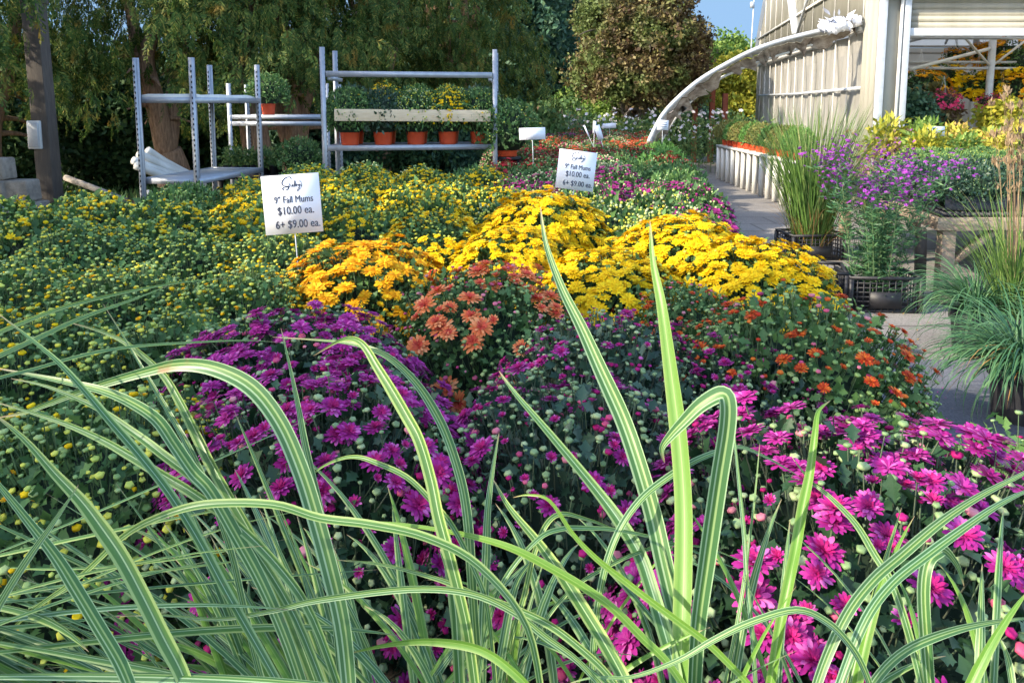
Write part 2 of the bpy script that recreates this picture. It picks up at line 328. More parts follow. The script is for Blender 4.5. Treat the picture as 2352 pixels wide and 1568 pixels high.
def sphere_tpl(n, rings, sq=.8, open_=0):
    V = [(0, 0, -.5*sq)]; F = []
    for i in range(1, rings):
        a = -math.pi/2+math.pi*i/rings
        for j in range(n): V.append((.5*math.cos(a)*math.cos(2*math.pi*j/n), .5*math.cos(a)*math.sin(2*math.pi*j/n), .5*sq*math.sin(a)))
    V.append((0, 0, .5*sq)); t = len(V)-1; F3 = []
    for j in range(n): F3.append([0, 1+(j+1) % n, 1+j]); F3.append([t, t-n+j, t-n+(j+1) % n])
    Q = [[1+i*n+j, 1+i*n+(j+1) % n, 1+(i+1)*n+(j+1) % n, 1+(i+1)*n+j] for i in range(rings-2) for j in range(n)]
    fs = [(F3, 0)]
    if Q: fs.append((Q, 0))
    return T(V, fs)
def bud_tpl():
    n = 10; V = []; pr = [(.12, -.3), (.4, -.2), (.5, .0), (.42, .17), (.24, .24)]
    for i, (q, z) in enumerate(pr):
        for j in range(n): k = q*(1+.1*(1 if j % 2 else -1)*(i > 0)); V.append((k*math.cos(2*math.pi*j/n), k*math.sin(2*math.pi*j/n), z+(.03 if j % 2 and i > 2 else 0)))
    V.append((0, 0, .2)); Q = [[i*n+j, i*n+(j+1) % n, (i+1)*n+(j+1) % n, (i+1)*n+j] for i in range(4) for j in range(n)]
    return T(V, [(Q, 0), ([[4*n+j, 4*n+(j+1) % n, 5*n] for j in range(n)], 0)])
BUD = bud_tpl(); BUDS = sphere_tpl(5, 3, .8)
STEM = T([(.5, 0, 0), (-.25, .43, 0), (-.25, -.43, 0), (.4, 0, 1), (-.2, .35, 1), (-.2, -.35, 1)], [([[0, 1, 4, 3], [1, 2, 5, 4], [2, 0, 3, 5]], 0)])
def flower_tpl(rings, seed=0, wid=.2):
    """rings: (n petals, length, lift degrees, material)"""
    rr = np.random.default_rng(seed); V = []; Fa = {}
    for (n, L, lift, m) in rings:
        for k in range(n):
            a = 2*math.pi*(k+rr.uniform(-.25, .25))/n; l = L*rr.uniform(.85, 1.08); e = D2R(lift+rr.uniform(-9, 9)); wd = wid*rr.uniform(.85, 1.15)*max(L, .55)
            prof = [(.06, .25), (.5, .9), (.82, 1.0), (1.0, .28)]; base = len(V)
            for j, (t, ww) in enumerate(prof):
                rr_ = l*t; x = rr_*math.cos(e*(1-.25*t)); z = rr_*math.sin(e*(1-.25*t))+.05
                for sgn in (-1, 1):
                    y = sgn*wd*ww*.5; V.append((x*math.cos(a)-y*math.sin(a), x*math.sin(a)+y*math.cos(a), z+(.03 if j in (1, 2) else 0)))
            Fa.setdefault(m, []).extend([[base+2*j, base+2*j+2, base+2*j+3, base+2*j+1] for j in range(3)])
    return T(V, [(F, m) for m, F in Fa.items()])
FL_MAG = [flower_tpl([(15, 1, 8, 0), (13, .86, 28, 0), (11, .62, 50, 1), (8, .4, 70, 1)], s, .26) for s in (1, 2, 3)]
FL_HALF = [flower_tpl([(12, .8, 42, 0), (10, .66, 62, 1), (7, .5, 78, 1)], s, .26) for s in (4, 5)]
FL_YEL = [flower_tpl([(14, 1, 6, 0), (12, .78, 20, 0), (9, .5, 45, 0)], s, .3) for s in (6, 7)]
FL_FAR = [flower_tpl([(9, 1, 14, 0), (6, .6, 40, 0)], s, .4) for s in (8, 9)]
# ------------------------------------------------------------------ chrysanthemum plants
def dome(N, Rr, H, c, tmax, seed, lump=.06):
    """N points over a lumpy dome: position and outward normal"""
    i = np.arange(N)+.5; z = 1-(1-math.cos(D2R(tmax)))*i/N; ph = i*2.399963+R.uniform(0, .5, N); th = np.arccos(z)
    th = th+R.normal(0, .045, N)
    s = np.stack([np.sin(th)*np.cos(ph), np.sin(th)*np.sin(ph), np.cos(th)], -1)
    k = 1+lump*(np.sin(3*ph+seed)*np.sin(2.3*th+seed)+.7*np.sin(5*ph-seed*1.7+3*th))+R.normal(0, .018, N)
    P = s*np.array([Rr, Rr, H])*k[:, None]+np.array([0, 0, c]); n = nrm(s/np.array([Rr, Rr, H]))
    return P, n, th
POTH, RAD, HT = .2, .335, .33
def foliage(seed, lm, near, Rr=RAD, H=HT, cz=.17, nleaf=None, fin=None):
    g = G(); nleaf = nleaf or (3300 if near else 700)
    P, n, th = dome(nleaf, Rr, H, cz, 112, seed)
    fr = R.uniform(.55, .97, nleaf)**.7; C = np.array([0, 0, cz]); P = C+(P-C)*fr[:, None]
    d = nrm(n*.8+rdir(nleaf)*.75+np.array([0, 0, .05])); zh = nrm(n+rdir(nleaf)*.6)
    g.scatter(LEAF if near else LEAF2, P, frames_x(d, zh), R.uniform(.02, .04, nleaf) if near else R.uniform(.045, .078, nleaf), 0)
    if fin:   # many fine upright shoots
        k = fin; P, n, th = dome(k, Rr, H, cz, 105, seed+2); d = nrm(n*.5+np.array([0, 0, .8])+rdir(k)*.3)
        g.scatter(KITE, P-d*.03, frames_x(d, rdir(k)), R.uniform(.035, .06, k), 0)
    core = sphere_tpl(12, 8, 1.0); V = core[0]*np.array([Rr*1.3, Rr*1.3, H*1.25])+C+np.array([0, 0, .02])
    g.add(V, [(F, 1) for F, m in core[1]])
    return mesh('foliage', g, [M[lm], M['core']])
def stalks(g, P, d, L, wdt, m=0):
    g.scatter(T(STEM[0]*np.array([1, 1, 1]), STEM[1]), P-d*L[:, None], frames(d), 1.0, m) if False else None
    N = len(P); Rm = frames(d); V = STEM[0]
    J = np.ones((N, len(V), 3)); J[:, :, 0] *= wdt; J[:, :, 1] *= wdt; J[:, :, 2] *= L[:, None]
    g.scatter(STEM, P-d*L[:, None], Rm, 1.0, m, J)
def buds(seed, N, mats, stem, near, size=(.011, .019), frac=(1.0, 0), Rr=RAD, H=HT, cz=.17, raise_=.012, tmax=98):
    """mats: list of (material key, share). Returns mesh of buds with their stalks."""
    g = G(); P, n, th = dome(N, Rr, H, cz, tmax, seed); P = P+n*R.uniform(-.025, raise_, N)[:, None]
    up = np.array([0, 0, 1.]); d = nrm(n*.6+up*.6+rdir(N)*.22)
    stalks(g, P, d, R.uniform(.05, .1, N), .0026 if near else .0034, 0)
    pick = R.choice(len(mats), N, p=np.array([s for _, s in mats])/sum(s for _, s in mats))
    for i, (k, s) in enumerate(mats):
        q = pick == i; sz = R.uniform(*size, q.sum())*(1.15 if 'pink' in k or k in ('yel', 'gold') else 1)
        g.scatter(BUD if near else BUDS, P[q], frames(d[q]), sz, i+1)
    return mesh('buds', g, [M[stem]]+[M[k] for k, _ in mats])
def flower_spots(seed, N, Rr=RAD, H=HT, cz=.17, tmax=95, clump=0, up_=.55):
    P, n, th = dome(N*3 if clump else N, Rr, H, cz, tmax, seed)
    if clump:
        f = np.sin(P[:, 0]*17+seed)+np.sin(P[:, 1]*19-seed*2)+np.sin(P[:, 2]*23+seed*.7)+R.normal(0, clump, len(P)); q = np.argsort(-f)[:N]; P, n = P[q], n[q]
    P = P+n*R.uniform(-.012, .02, N)[:, None]; d = nrm(n*(1-up_)+np.array([0, 0, up_])+rdir(N)*.25)
    return P, d
def flowers_mesh(P, d, tpls, mats, size):
    g = G(); N = len(P); pk = R.integers(0, len(tpls), N)
    for i, t in enumerate(tpls):
        q = pk == i; g.scatter(t, P[q], frames(d[q]), R.uniform(*size, q.sum()))
    return mesh('flowers', g, mats)
def pot_mesh(mat='pot', r=.115, h=POTH):
    g = G(); lathe(g, [(.0, 0), (r*.78, 0), (r*.8, .01), (r*.94, h*.8), (r*.95, h*.82), (r*1.03, h*.83), (r*1.05, h*.98), (r*1.04, h), (r*.98, h), (r*.95, h*.85), (0, h*.84)], 22)
    return mesh('pot', g, [M[mat]], True)
POT = pot_mesh(); POTB = pot_mesh('blk')
FM = {}
def fm(key, tpl, mats):
    if key not in FM:
        g = G(); g.add(tpl[0], tpl[1]); FM[key] = mesh('flower', g, [M[k] for k in mats])
    return FM[key]
# kind: leaf mat, stem mat, n buds, bud mats, bud size, n flowers, flower petals(outer, inner), size range, half-open share, clump, description
K = {
 'magenta': ('leaf', 'stemdark', 1150, [('budcool', .8), ('pinkbud', .08), ('magin', .12)], (.007, .0155), 430, ('mag', 'magin'), (.0165, .027), .4, 4.0, 'magenta'),
 'magbud': ('leafcool', 'stemdark', 1250, [('budcool', .82), ('magin', .12), ('pinkbud', .06)], (.007, .015), 190, ('mag', 'magin'), (.016, .025), .5, 3.5, 'magenta bud'),
 'magtop': ('leafcool', 'stemdark', 1200, [('budcool', .76), ('magin', .14), ('mag', .1)], (.007, .0145), 200, ('mag', 'magin'), (.014, .024), .6, 1.5, 'magenta top'),
 'coral': ('leafmid', 'stem', 1100, [('bud', .78), ('pinkbud', .22)], (.007, .015), 150, ('coral', 'coralin'), (.023, .04), .35, 1.0, 'coral'),
 'rust': ('leafmid', 'stem', 1150, [('bud', .82), ('pinkbud', .09), ('rust', .09)], (.007, .015), 150, ('rust', 'rust'), (.013, .023), .55, 2.0, 'rust'),
 'yellow': ('leafmid', 'stem', 360, [('budy', .7), ('yel', .3)], (.009, .016), 680, ('yel', 'yel'), (.021, .033), .1, 0, 'yellow'),
 'gold': ('leafmid', 'stem', 360, [('budy', .5), ('gold', .5)], (.009, .016), 480, ('gold', 'yel'), (.021, .036), .2, 0, 'gold'),
 'yelhalf': ('leafmid', 'stem', 650, [('budy', .75), ('yel', .25)], (.009, .016), 330, ('yel', 'yel'), (.018, .03), .35, .9, 'half'),
 'ybud': ('leafmid', 'stem', 1500, [('bud', .48), ('budy', .45), ('yel', .07)], (.007, .016), 60, ('yel', 'gold'), (.013, .02), 1, .8, 'ybud'),
 'ybudg': ('leafmid', 'stem', 1200, [('bud', .8), ('budy', .19), ('yel', .01)], (.007, .013), 6, ('yel', 'gold'), (.012, .017), 1, .8, 'green'),
 'leafy': ('leafmid', 'stem', 300, [('budcool', .9), ('magin', .1)], (.009, .016), 8, ('mag', 'magin'), (.014, .02), 1, .8, 'leafy'),
}
def make_near(kind, label, loc, rot, sc_, seed):
    lm, st, nb, bm, bs, nf, fmats, fs, half, clump, desc = K[kind]
    t = thing('chrysanthemum', label, 'potted flower', loc, 'potted chrysanthemums in the bed')
    t.rotation_euler = (0, 0, rot); t.scale = (sc_,)*3
    link('pot', POT, t)
    link('foliage', foliage(seed, lm, True), t)
    link('buds', buds(seed, nb, bm, st, True, bs), t, kind='stuff')
    P, d = flower_spots(seed, nf, clump=clump, up_=.35 if kind in ('magenta', 'coral') else .42)
    g = G(); stalks(g, P, d, R.uniform(.05, .09, nf), .003); link('flower_stalks', mesh('flower_stalks', g, [M[st]]), t, kind='stuff')
    c, s = math.cos(rot), math.sin(rot)
    wx = loc[0]+sc_*(c*P[:, 0]-s*P[:, 1]); wy = loc[1]+sc_*(s*P[:, 0]+c*P[:, 1]); wz = loc[2]+sc_*P[:, 2]
    dist = np.sqrt(wx**2+wy**2+(wz-CAMH)**2)+np.where((P[:, 0]*s+P[:, 1]*c) > .1, 1, 0); order = np.argsort(dist)
    size = R.uniform(*fs, nf); hf = R.random(nf) < half; Rm = frames(d)
    from mathutils import Matrix
    for j in order[:100]:
        if fmats[0] in ('yel', 'gold') and not hf[j]: ti = int(R.integers(0, 2)); me = fm(fmats[0]+'y%d' % ti, FL_YEL[ti], fmats)
        elif hf[j]: ti = int(R.integers(0, 2)); me = fm(fmats[0]+'h%d' % ti, FL_HALF[ti], fmats)
        else: ti = int(R.integers(0, 3)); me = fm(fmats[0]+'m%d' % ti, FL_MAG[ti], fmats)
        o = link('flower', me, t); o.location = P[j]; o.rotation_mode = 'QUATERNION'
        o.rotation_quaternion = Matrix(Rm[j].tolist()).to_quaternion(); s_ = float(size[j])*(.72 if hf[j] else 1); o.scale = (s_,)*3
    if nf > 100:
        q = order[100:]; g = G(); tp = [FL_YEL[0], FL_YEL[1]]
        for i in (0, 1): g.scatter(tp[i], P[q[i::2]], Rm[q[i::2]], size[q[i::2]])
        link('flowers', mesh('flowers', g, [M[k] for k in fmats]), t, kind='stuff')
    return t
# far kinds share meshes
KF = {
 'ybud': ('leafmid', 'stem', 560, [('bud', .35), ('budy', .5), ('yel', .15)], (.017, .026), 40, 'yel', (.016, .028), 1.0, 'chrysanthemum covered in yellow-green buds'),
 'ybudg': ('leafmid', 'stem', 420, [('bud', .8), ('budy', .2)], (.013, .02), 6, 'yel', (.014, .02), 1.0, 'green chrysanthemum with fine pale buds'),
 'yopen': ('leafmid', 'stem', 420, [('budy', .65), ('yel', .35)], (.016, .026), 130, 'yel', (.018, .03), 1.6, 'chrysanthemum half opened to yellow'),
 'cream': ('leafmid', 'stem', 520, [('budcream', .7), ('bud', .3)], (.018, .028), 0, 'yel', (.01, .02), 1, 'chrysanthemum dotted with cream buds'),
 'ypale': ('leafmid', 'stem', 520, [('budy', .6), ('budcream', .4)], (.016, .025), 12, 'yel', (.014, .02), 1, 'chrysanthemum with pale yellow buds'),
 'green': ('leafmid', 'stem', 200, [('budcream', .2), ('bud', .8)], (.012, .02), 0, 'yel', (.01, .02), 1, 'plain green chrysanthemum without blooms'),
 'darkred': ('leafmid', 'stem', 420, [('budcream', .3), ('red', .7)], (.014, .024), 260, 'red', (.022, .036), 1.8, 'chrysanthemum with dark red blooms'),
 'redor': ('leafmid', 'stem', 420, [('budcream', .3), ('orn', .7)], (.014, .024), 220, 'orn', (.02, .034), 1.8, 'chrysanthemum with brick red blooms'),
 'plum': ('leafmid', 'stem', 460, [('budcream', .3), ('purp', .7)], (.014, .024), 170, 'purp', (.022, .036), 1.8, 'chrysanthemum with plum purple blooms'),
 'pinkish': ('leafmid', 'stem', 560, [('budcream', .72), ('pinkbud', .28)], (.018, .026), 10, 'purp', (.016, .024), 1, 'chrysanthemum with cream and pink buds'),
 'lime': ('leaflime', 'stem', 40, [('bud', 1)], (.012, .018), 0, 'yel', (.01, .02), 1, 'fresh light green chrysanthemum'),
 'bronze': ('bronze', 'stem', 60, [('bud', 1)], (.012, .018), 0, 'yel', (.01, .02), 1, 'bronze green chrysanthemum'),
 'dark': ('leafcool', 'stem', 120, [('bud', 1)], (.01, .016), 0, 'yel', (.01, .02), 1, 'dark green chrysanthemum'),
}
FAR = {}
def far_meshes(kind, var):
    if (kind, var) in FAR: return FAR[(kind, var)]
    lm, st, nb, bm, bs, nf, fmt, fs, cl, desc = KF[kind]; seed = 31+var*17+len(FAR)
    fo = foliage(seed, lm, False, fin=500 if kind in ('green', 'lime', 'bronze', 'dark', 'ybudg') else 120)
    bu = buds(seed, nb, bm, st, False, bs); fl = None
    if nf:
        P, d = flower_spots(seed, nf, clump=cl); fl = flowers_mesh(P, d, FL_FAR, [M[fmt]], fs)
    FAR[(kind, var)] = (fo, bu, fl); return FAR[(kind, var)]
def make_far(kind, label, loc, rot, s, var, group='potted chrysanthemums in the bed', pot=None, lift=0, narrow=1):
    fo, bu, fl = far_meshes(kind, var)
    t = thing('chrysanthemum', label, 'potted flower', loc, group); t.rotation_euler = (0, 0, rot); t.scale = (s,)*3
    link('pot', pot or POT, t); ps = [link('foliage', fo, t), link('buds', bu, t, kind='stuff')]
    if fl: ps.append(link('flowers', fl, t, kind='stuff'))
    for q in ps: q.location.z = lift; q.scale = (narrow, narrow, 1)
    return t
TZ = .55; APEX = 1.05
BD = np.array([.16, .987]); BR = np.array([.987, -.16])       # along the bed, towards the path
near = [
 (1990, 965, 'magenta', 1.12, 'large magenta chrysanthemum at the front corner of the bed beside the grey path'),
 (1310, 868, 'magbud', 1.02, 'dark green front chrysanthemum with scattered magenta blooms behind the striped grass'),
 (760, 850, 'magenta', 1.05, 'pink and magenta chrysanthemum in the front row left of centre'),
 (2440, 985, 'leafy', .9, 'leafy green chrysanthemum cut off by the right edge of the photo'),
 (215, 900, 'ybud', 1.0, 'yellow-budded chrysanthemum at the front left half hidden by striped grass'),
 (-230, 900, 'ybud', 1.0, 'yellow-budded chrysanthemum at the front left corner'),
 (1400, 715, 'magtop', 1.0, 'grey-green budded chrysanthemum topped with small magenta blooms in front of the yellow ones'),
 (690, 706, 'magenta', 1.05, 'violet magenta chrysanthemum just in front of the golden one'),
 (1720, 790, 'magbud', .85, 'green-budded chrysanthemum between the rust orange and the corner magenta ones'),
 (1110, 600, 'coral', 1.04, 'coral orange chrysanthemum with pink buds in the middle of the bed'),
 (1830, 655, 'rust', 1.08, 'rust orange chrysanthemum bulging over the path side of the bed'),
 (1570, 640, 'rust', .85, 'rust orange chrysanthemum tucked in front of the right yellow mound'),
 (845, 546, 'gold', 1.08, 'golden orange chrysanthemum mound beside the nearer price sign'),
 (1400, 565, 'yellow', .98, 'bright yellow chrysanthemum mound nearest the viewer in the middle'),
 (1730, 545, 'yellow', 1.02, 'bright yellow chrysanthemum sloping down to the path edge'),
 (1180, 517, 'yellow', .98, 'bright yellow chrysanthemum left of the middle behind the coral one'),
 (1575, 492, 'yellow', 1.1, 'tall rounded yellow chrysanthemum mound on the right'),
 (1000, 482, 'yelhalf', 1.0, 'half opened yellow chrysanthemum behind the golden mound'),
 (1250, 436, 'yellow', 1.15, 'tallest bright yellow chrysanthemum mound under the farther price sign'),
 (395, 705, 'ybud', 1.0, 'yellow-budded chrysanthemum directly left of the violet magenta one'),
 (60, 705, 'ybud', 1.0, 'yellow-budded chrysanthemum at the left edge in the second row'),
 (560, 600, 'ybud', 1.0, 'yellow-budded chrysanthemum right below the nearer price sign'),
 (270, 598, 'ybud', 1.0, 'yellow-budded chrysanthemum left of the nearer price sign in the third row'),
 (10, 585, 'ybud', 1.0, 'yellow-budded chrysanthemum at the left edge in the third row'),
 (640, 522, 'ybud', 1.0, 'yellow-budded chrysanthemum directly behind the nearer price sign'),
 (420, 522, 'ybud', 1.0, 'yellow-budded chrysanthemum left of the nearer price sign in the fourth row'),
 (180, 505, 'ybud', 1.05, 'yellow-budded chrysanthemum with golden tufts near the left edge'),
]
placed = []
for i, (px, py, kd, s, lab) in enumerate(near):
    top = TZ+.53*s; p = atz(px, py, top); placed.append((p[0], p[1]))
    make_near(kd, lab, (p[0], p[1], TZ), random.uniform(0, 6.28), s, 3+i*1.37)
ORD = ['first', 'second', 'third', 'fourth', 'fifth', 'sixth', 'seventh', 'eighth', 'ninth', 'tenth', 'eleventh', 'twelfth', 'thirteenth', 'fourteenth', 'fifteenth', 'sixteenth',
       'seventeenth', 'eighteenth', 'nineteenth', 'twentieth', 'twenty-first', 'twenty-second', 'twenty-third', 'twenty-fourth', 'twenty-fifth', 'twenty-sixth', 'twenty-seventh', 'twenty-eighth', 'twenty-ninth', 'thirtieth']
def region(px, py):
    r = random.random()
    if px < 560: return 'ybudg' if (py < 455 and px > 300) else 'ybud'
    if px < 1145:
        if py < 357: return 'green'
        if py < 378: return 'cream' if px < 1060 else 'green'
        if py < 405: return 'yopen' if r < .6 else 'ybud'
        return 'ybud' if r < .45 else 'yopen'
    if px > 1490 and py < 352: return 'lime'
    if py < 322: return random.choice(['darkred', 'redor', 'pinkish', 'redor', 'plum'])
    if py < 345: return random.choice(['darkred', 'redor', 'darkred', 'pinkish', 'green'])
    if py < 372: return 'darkred' if px < 1290 else random.choice(['pinkish', 'green', 'darkred'])
    if py < 398: return random.choice(['pinkish', 'green', 'plum'])
    if py < 425: return 'plum'
    if px < 1560: return 'ypale'
    return 'plum' if r < .4 else 'green'
row = 0; u = 1.35; far_list = []
while u < 16.5:
    u += .52; row += 1; col = 0
    for c in range(8):
        v = .36-.555*c-(.2 if row % 2 else 0)+random.uniform(-.05, .05); uu = u+random.uniform(-.06, .06)
        p = BD*uu+BR*v; x, y = p
        if min((x-a)**2+(y-b)**2 for a, b in placed) < .40**2: continue
        if y < 3.3 and x > -1.6: continue
        px, py = proj((x, y, APEX))
        if px < 300 and y > 5.0: continue
        if px < 560 and y > 5.6: continue
        if px < 700 and y > 6.3: continue
        if px < 1150 and y > 7.45: continue
        if y > 7.5 and v < -1.9: continue
        if px < -250: continue
        s = random.uniform(.9, 1.0)*(1.12 if (900 < px < 1140 and py < 372) else 1); kd = region(px, py)
        col += 1; far_list.append((kd, (x, y, TZ), s, row, col))
for i, (kd, loc, s, rw, cl) in enumerate(far_list):
    lab = f"{KF[kd][-1]}, {ORD[cl-1]} from the path in the {ORD[rw-1]} row back"
    make_far(kd, lab, loc, random.uniform(0, 6.28), s, i % 2)
# ------------------------------------------------------------------ ground
def sheet(name, pts, z, mat, kind='structure'):
    g = G(); V = [(x, y, z) for x, y in pts]; g.add(V, [([list(range(len(V)))], 0)]); o = obj(name, g, M[mat]); o['kind'] = kind; return o
sheet('ground', [(-150, -150), (150, -150), (150, 300), (-150, 300)], 0, 'dirt')
sheet('concrete_yard', [(-2.5, 4.6), (40, 4.6), (40, 40), (-2.0, 40)], .004, 'concrete')
sheet('asphalt_path', [(-4.6, -14), (40, -14), (40, 4.62), (-4.6, 4.62)], .008, 'asphalt')
# sky backdrop standing far beyond the woods, one even blue
ms, ns, bs_ = mk('clear_blue_sky'); em = ns.nodes.new('ShaderNodeEmission'); em.inputs[0].default_value = (.36, .60, .93, 1); em.inputs[1].default_value = 2**-1.9; ns.links.new(em.outputs[0], ns.nodes['Material Output'].inputs[0])
g = G(); A_ = np.linspace(D2R(35), D2R(145), 30); V = [(150*math.cos(a), 150*math.sin(a), z) for a in A_ for z in (-2, 75)]
g.add(V, [([[2*i, 2*i+1, 2*i+3, 2*i+2] for i in range(29)], 0)]); o = obj('sky', g, ms); o['kind'] = 'structure'
# litter on the path: fallen leaves and petals
g = G(); N = 900; X = R.uniform(.75, 4.5, N); Yy = R.uniform(1.2, 9, N); g.scatter(LEAF2, np.stack([X, Yy, np.full(N, .016)], -1), frames_x(nrm(rdir(N)*[1, 1, .1]), np.tile([0, 0, 1.], (N, 1))+rdir(N)*.25), R.uniform(.008, .03, N), 0)
k = 260; g.scatter(KITE, np.stack([R.uniform(.75, 2.5, k), R.uniform(1.2, 6, k), np.full(k, .014)], -1), frames_x(nrm(rdir(k)*[1, 1, .1]), np.tile([0, 0, 1.], (k, 1))), R.uniform(.01, .025, k), 1)
o = obj('fallen_leaves', g, [M['dry'], M['mag']]); o['kind'] = 'stuff'
# benches under the bed
def slat_bench(label, u0, u1, v0, v1, z, cat='bench', group='low benches under the flower bed'):
    c = BD*u0+BR*v0; t = thing('plant_bench', label, cat, (c[0], c[1], 0), group)
    g = G(); P = lambda u_, v_, z_: np.array([*(BD*u_+BR*v_), z_])
    n = max(3, int((u1-u0)/.11))
    for i in range(n):
        uu = u0+(i+.5)*(u1-u0)/n; bar(g, P(uu, v0, z-.012), P(uu, v1, z-.012), .07, .02)
    obj('bench_top', g, M['wood'], t)
    for vv in (v0+.02, (v0+v1)/2, v1-.02):
        g = G(); bar(g, P(u0, vv, z-.07), P(u1, vv, z-.07), .04, .09); obj('bearer', g, M['wood'], t)
        for uu in (u0+.1, u1-.1):
            g = G(); bar(g, P(uu, vv+.0, 0.012), P(uu, vv, z-.118), .09, .09, up=(0, 1, 0)); obj('leg', g, M['wood'], t)
    return t
slat_bench('wooden slatted bench under the nearest half of the flower bed', 1.2, 4.1, -3.7, .56, TZ-.003)
slat_bench('wooden slatted bench under the middle of the flower bed', 4.13, 7.5, -3.4, .56, TZ-.003)
slat_bench('wooden slatted bench under the far red half of the flower bed', 7.53, 17.6, -2.3, .56, TZ-.003)
q = placed[3]; t = thing('plant_stand', 'dark stand under the leafy chrysanthemum at the front right corner', 'stand', (q[0], q[1], 0)); g = G(); box(g, (q[0]-.13, q[1]-.13, TZ-.03), (q[0]+.13, q[1]+.13, TZ-.003)); obj('top', g, M['blk'], t)
for a in (-.11, .11):
    for b in (-.11, .11): g = G(); box(g, (q[0]+a-.015, q[1]+b-.015, .012), (q[0]+a+.015, q[1]+b+.015, TZ-.03)); obj('leg', g, M['blk'], t)
# lattice tray standing at the bench front behind the striped grass
def crate(name, label, cat, loc, sx, sy, h, rot=0, group=None, cell=.045):
    t = thing(name, label, cat, loc, group); t.rotation_euler = (0, 0, rot)
    g = G(); box(g, (-sx/2, -sy/2, 0.002), (sx/2, sy/2, .012)); g2 = G()
    for (ax, L, o) in (((1, 0), sx, -sy/2), ((1, 0), sx, sy/2), ((0, 1), sy, -sx/2), ((0, 1), sy, sx/2)):
        def Pq(a, z): return (a, o, z) if ax == (1, 0) else (o, a, z)
        k = max(3, int(L/cell))
        for i in range(k+1): a = -L/2+L*i/k; bar(g2, Pq(a, .012), Pq(a, h-.02), .007, .007)
        for j in range(1, max(3, int(h/.04))): z = .012+(h-.03)*j/max(3, int(h/.04)); bar(g2, Pq(-L/2, z), Pq(L/2, z), .005, .009)
        bar(g2, Pq(-L/2-.006, h-.012), Pq(L/2+.006, h-.012), .022, .024)
    for a in (-1, 1):
        for b in (-1, 1): bar(g2, (a*sx/2, b*sy/2, .012), (a*sx/2, b*sy/2, h-.024), .03, .03)
        # solid lower panel on the long sides
        g3 = G()
    box(g2, (-sx*.22, -sy/2-.004, .03), (sx*.22, -sy/2+.004, h*.55)); box(g2, (-sx*.22, sy/2-.004, .03), (sx*.22, sy/2+.004, h*.55))
    link('base', mesh('base', g, [M['blk']]), t); link('sides', mesh('sides', g2, [M['blk']]), t)
    return t
p = at(1475, 1440, 1.12); crate('lattice_tray', 'black lattice plastic tray standing in front of the bench behind the striped grass', 'tray', (p[0], 1.18, .35), .55, .12, .32)
g = G(); box(g, (p[0]-.8, 1.02, .33), (p[0]+.9, 1.3, .349)); 
t = thing('low_shelf', 'low dark shelf in front of the flower bed holding the lattice tray', 'shelf', (p[0], 1.15, 0))
obj('shelf_board', g, M['blk'], t)
for a in (-.75, .85):
    g = G(); box(g, (p[0]+a-.03, 1.05, .01), (p[0]+a+.03, 1.27, .33)); obj('leg', g, M['blk'], t)
# ------------------------------------------------------------------ price signs
def text_geo(g, body, size, x, z, y, m, sx=1.0, weight=0.0):
    if size > .02:   # printed bold: a second strike just in front of and beside the first
        text_geo2(g, body, size, x-.0005, z, y, m, sx); text_geo2(g, body, size, x+.0005, z, y-.0004, m, sx); text_geo2(g, body, size, x, z+.0004, y-.0008, m, sx)
    else: text_geo2(g, body, size, x, z, y, m, sx)
def text_geo2(g, body, size, x, z, y, m, sx=1.0, weight=0.0):
    cu = bpy.data.curves.new('t', 'FONT'); cu.body = body; cu.size = size; cu.align_x = 'CENTER'; cu.resolution_u = 3; cu.offset = 0
    o = bpy.data.objects.new('t', cu); COL.objects.link(o); dg = bpy.context.evaluated_depsgraph_get(); me = bpy.data.meshes.new_from_object(o.evaluated_get(dg))
    V = np.empty(len(me.vertices)*3); me.vertices.foreach_get('co', V); V = V.reshape(-1, 3)
    W = np.stack([x+V[:, 0]*sx, np.full(len(V), y), z+V[:, 1]], -1); by = {}
    for pl in me.polygons: by.setdefault(len(pl.vertices), []).append(list(pl.vertices))
    g.add(W, [(F, m) for F in by.values()]); bpy.data.objects.remove(o); bpy.data.curves.remove(cu); bpy.data.meshes.remove(me)
def spline(pts, n=6, closed=False):
    P = np.array(pts, float); out = []; k = len(P)
    for i in range(k-1):
        p0, p1, p2, p3 = P[max(i-1, 0)], P[i], P[i+1], P[min(i+2, k-1)]
        for t in np.linspace(0, 1, n, endpoint=False): out.append(.5*((2*p1)+(-p0+p2)*t+(2*p0-5*p1+4*p2-p3)*t*t+(-p0+3*p1-3*p2+p3)*t**3))
    out.append(P[-1]); return np.array(out)
def stroke(g, pts, wdt, y, m, tf):
    P = spline(pts); P = np.array([tf(a) for a in P]); Tn = nrm(np.gradient(P, axis=0)); N = np.stack([-Tn[:, 1], Tn[:, 0]], -1)
    k = len(P); wd = wdt*(.55+.45*np.abs(Tn[:, 1]))
    L = P+N*wd[:, None]/2; Rr = P-N*wd[:, None]/2; V = [(a[0], y, a[1]) for a in L]+[(a[0], y, a[1]) for a in Rr]
    g.add(V, [([[i, i+1, k+i+1, k+i] for i in range(k-1)], m)])
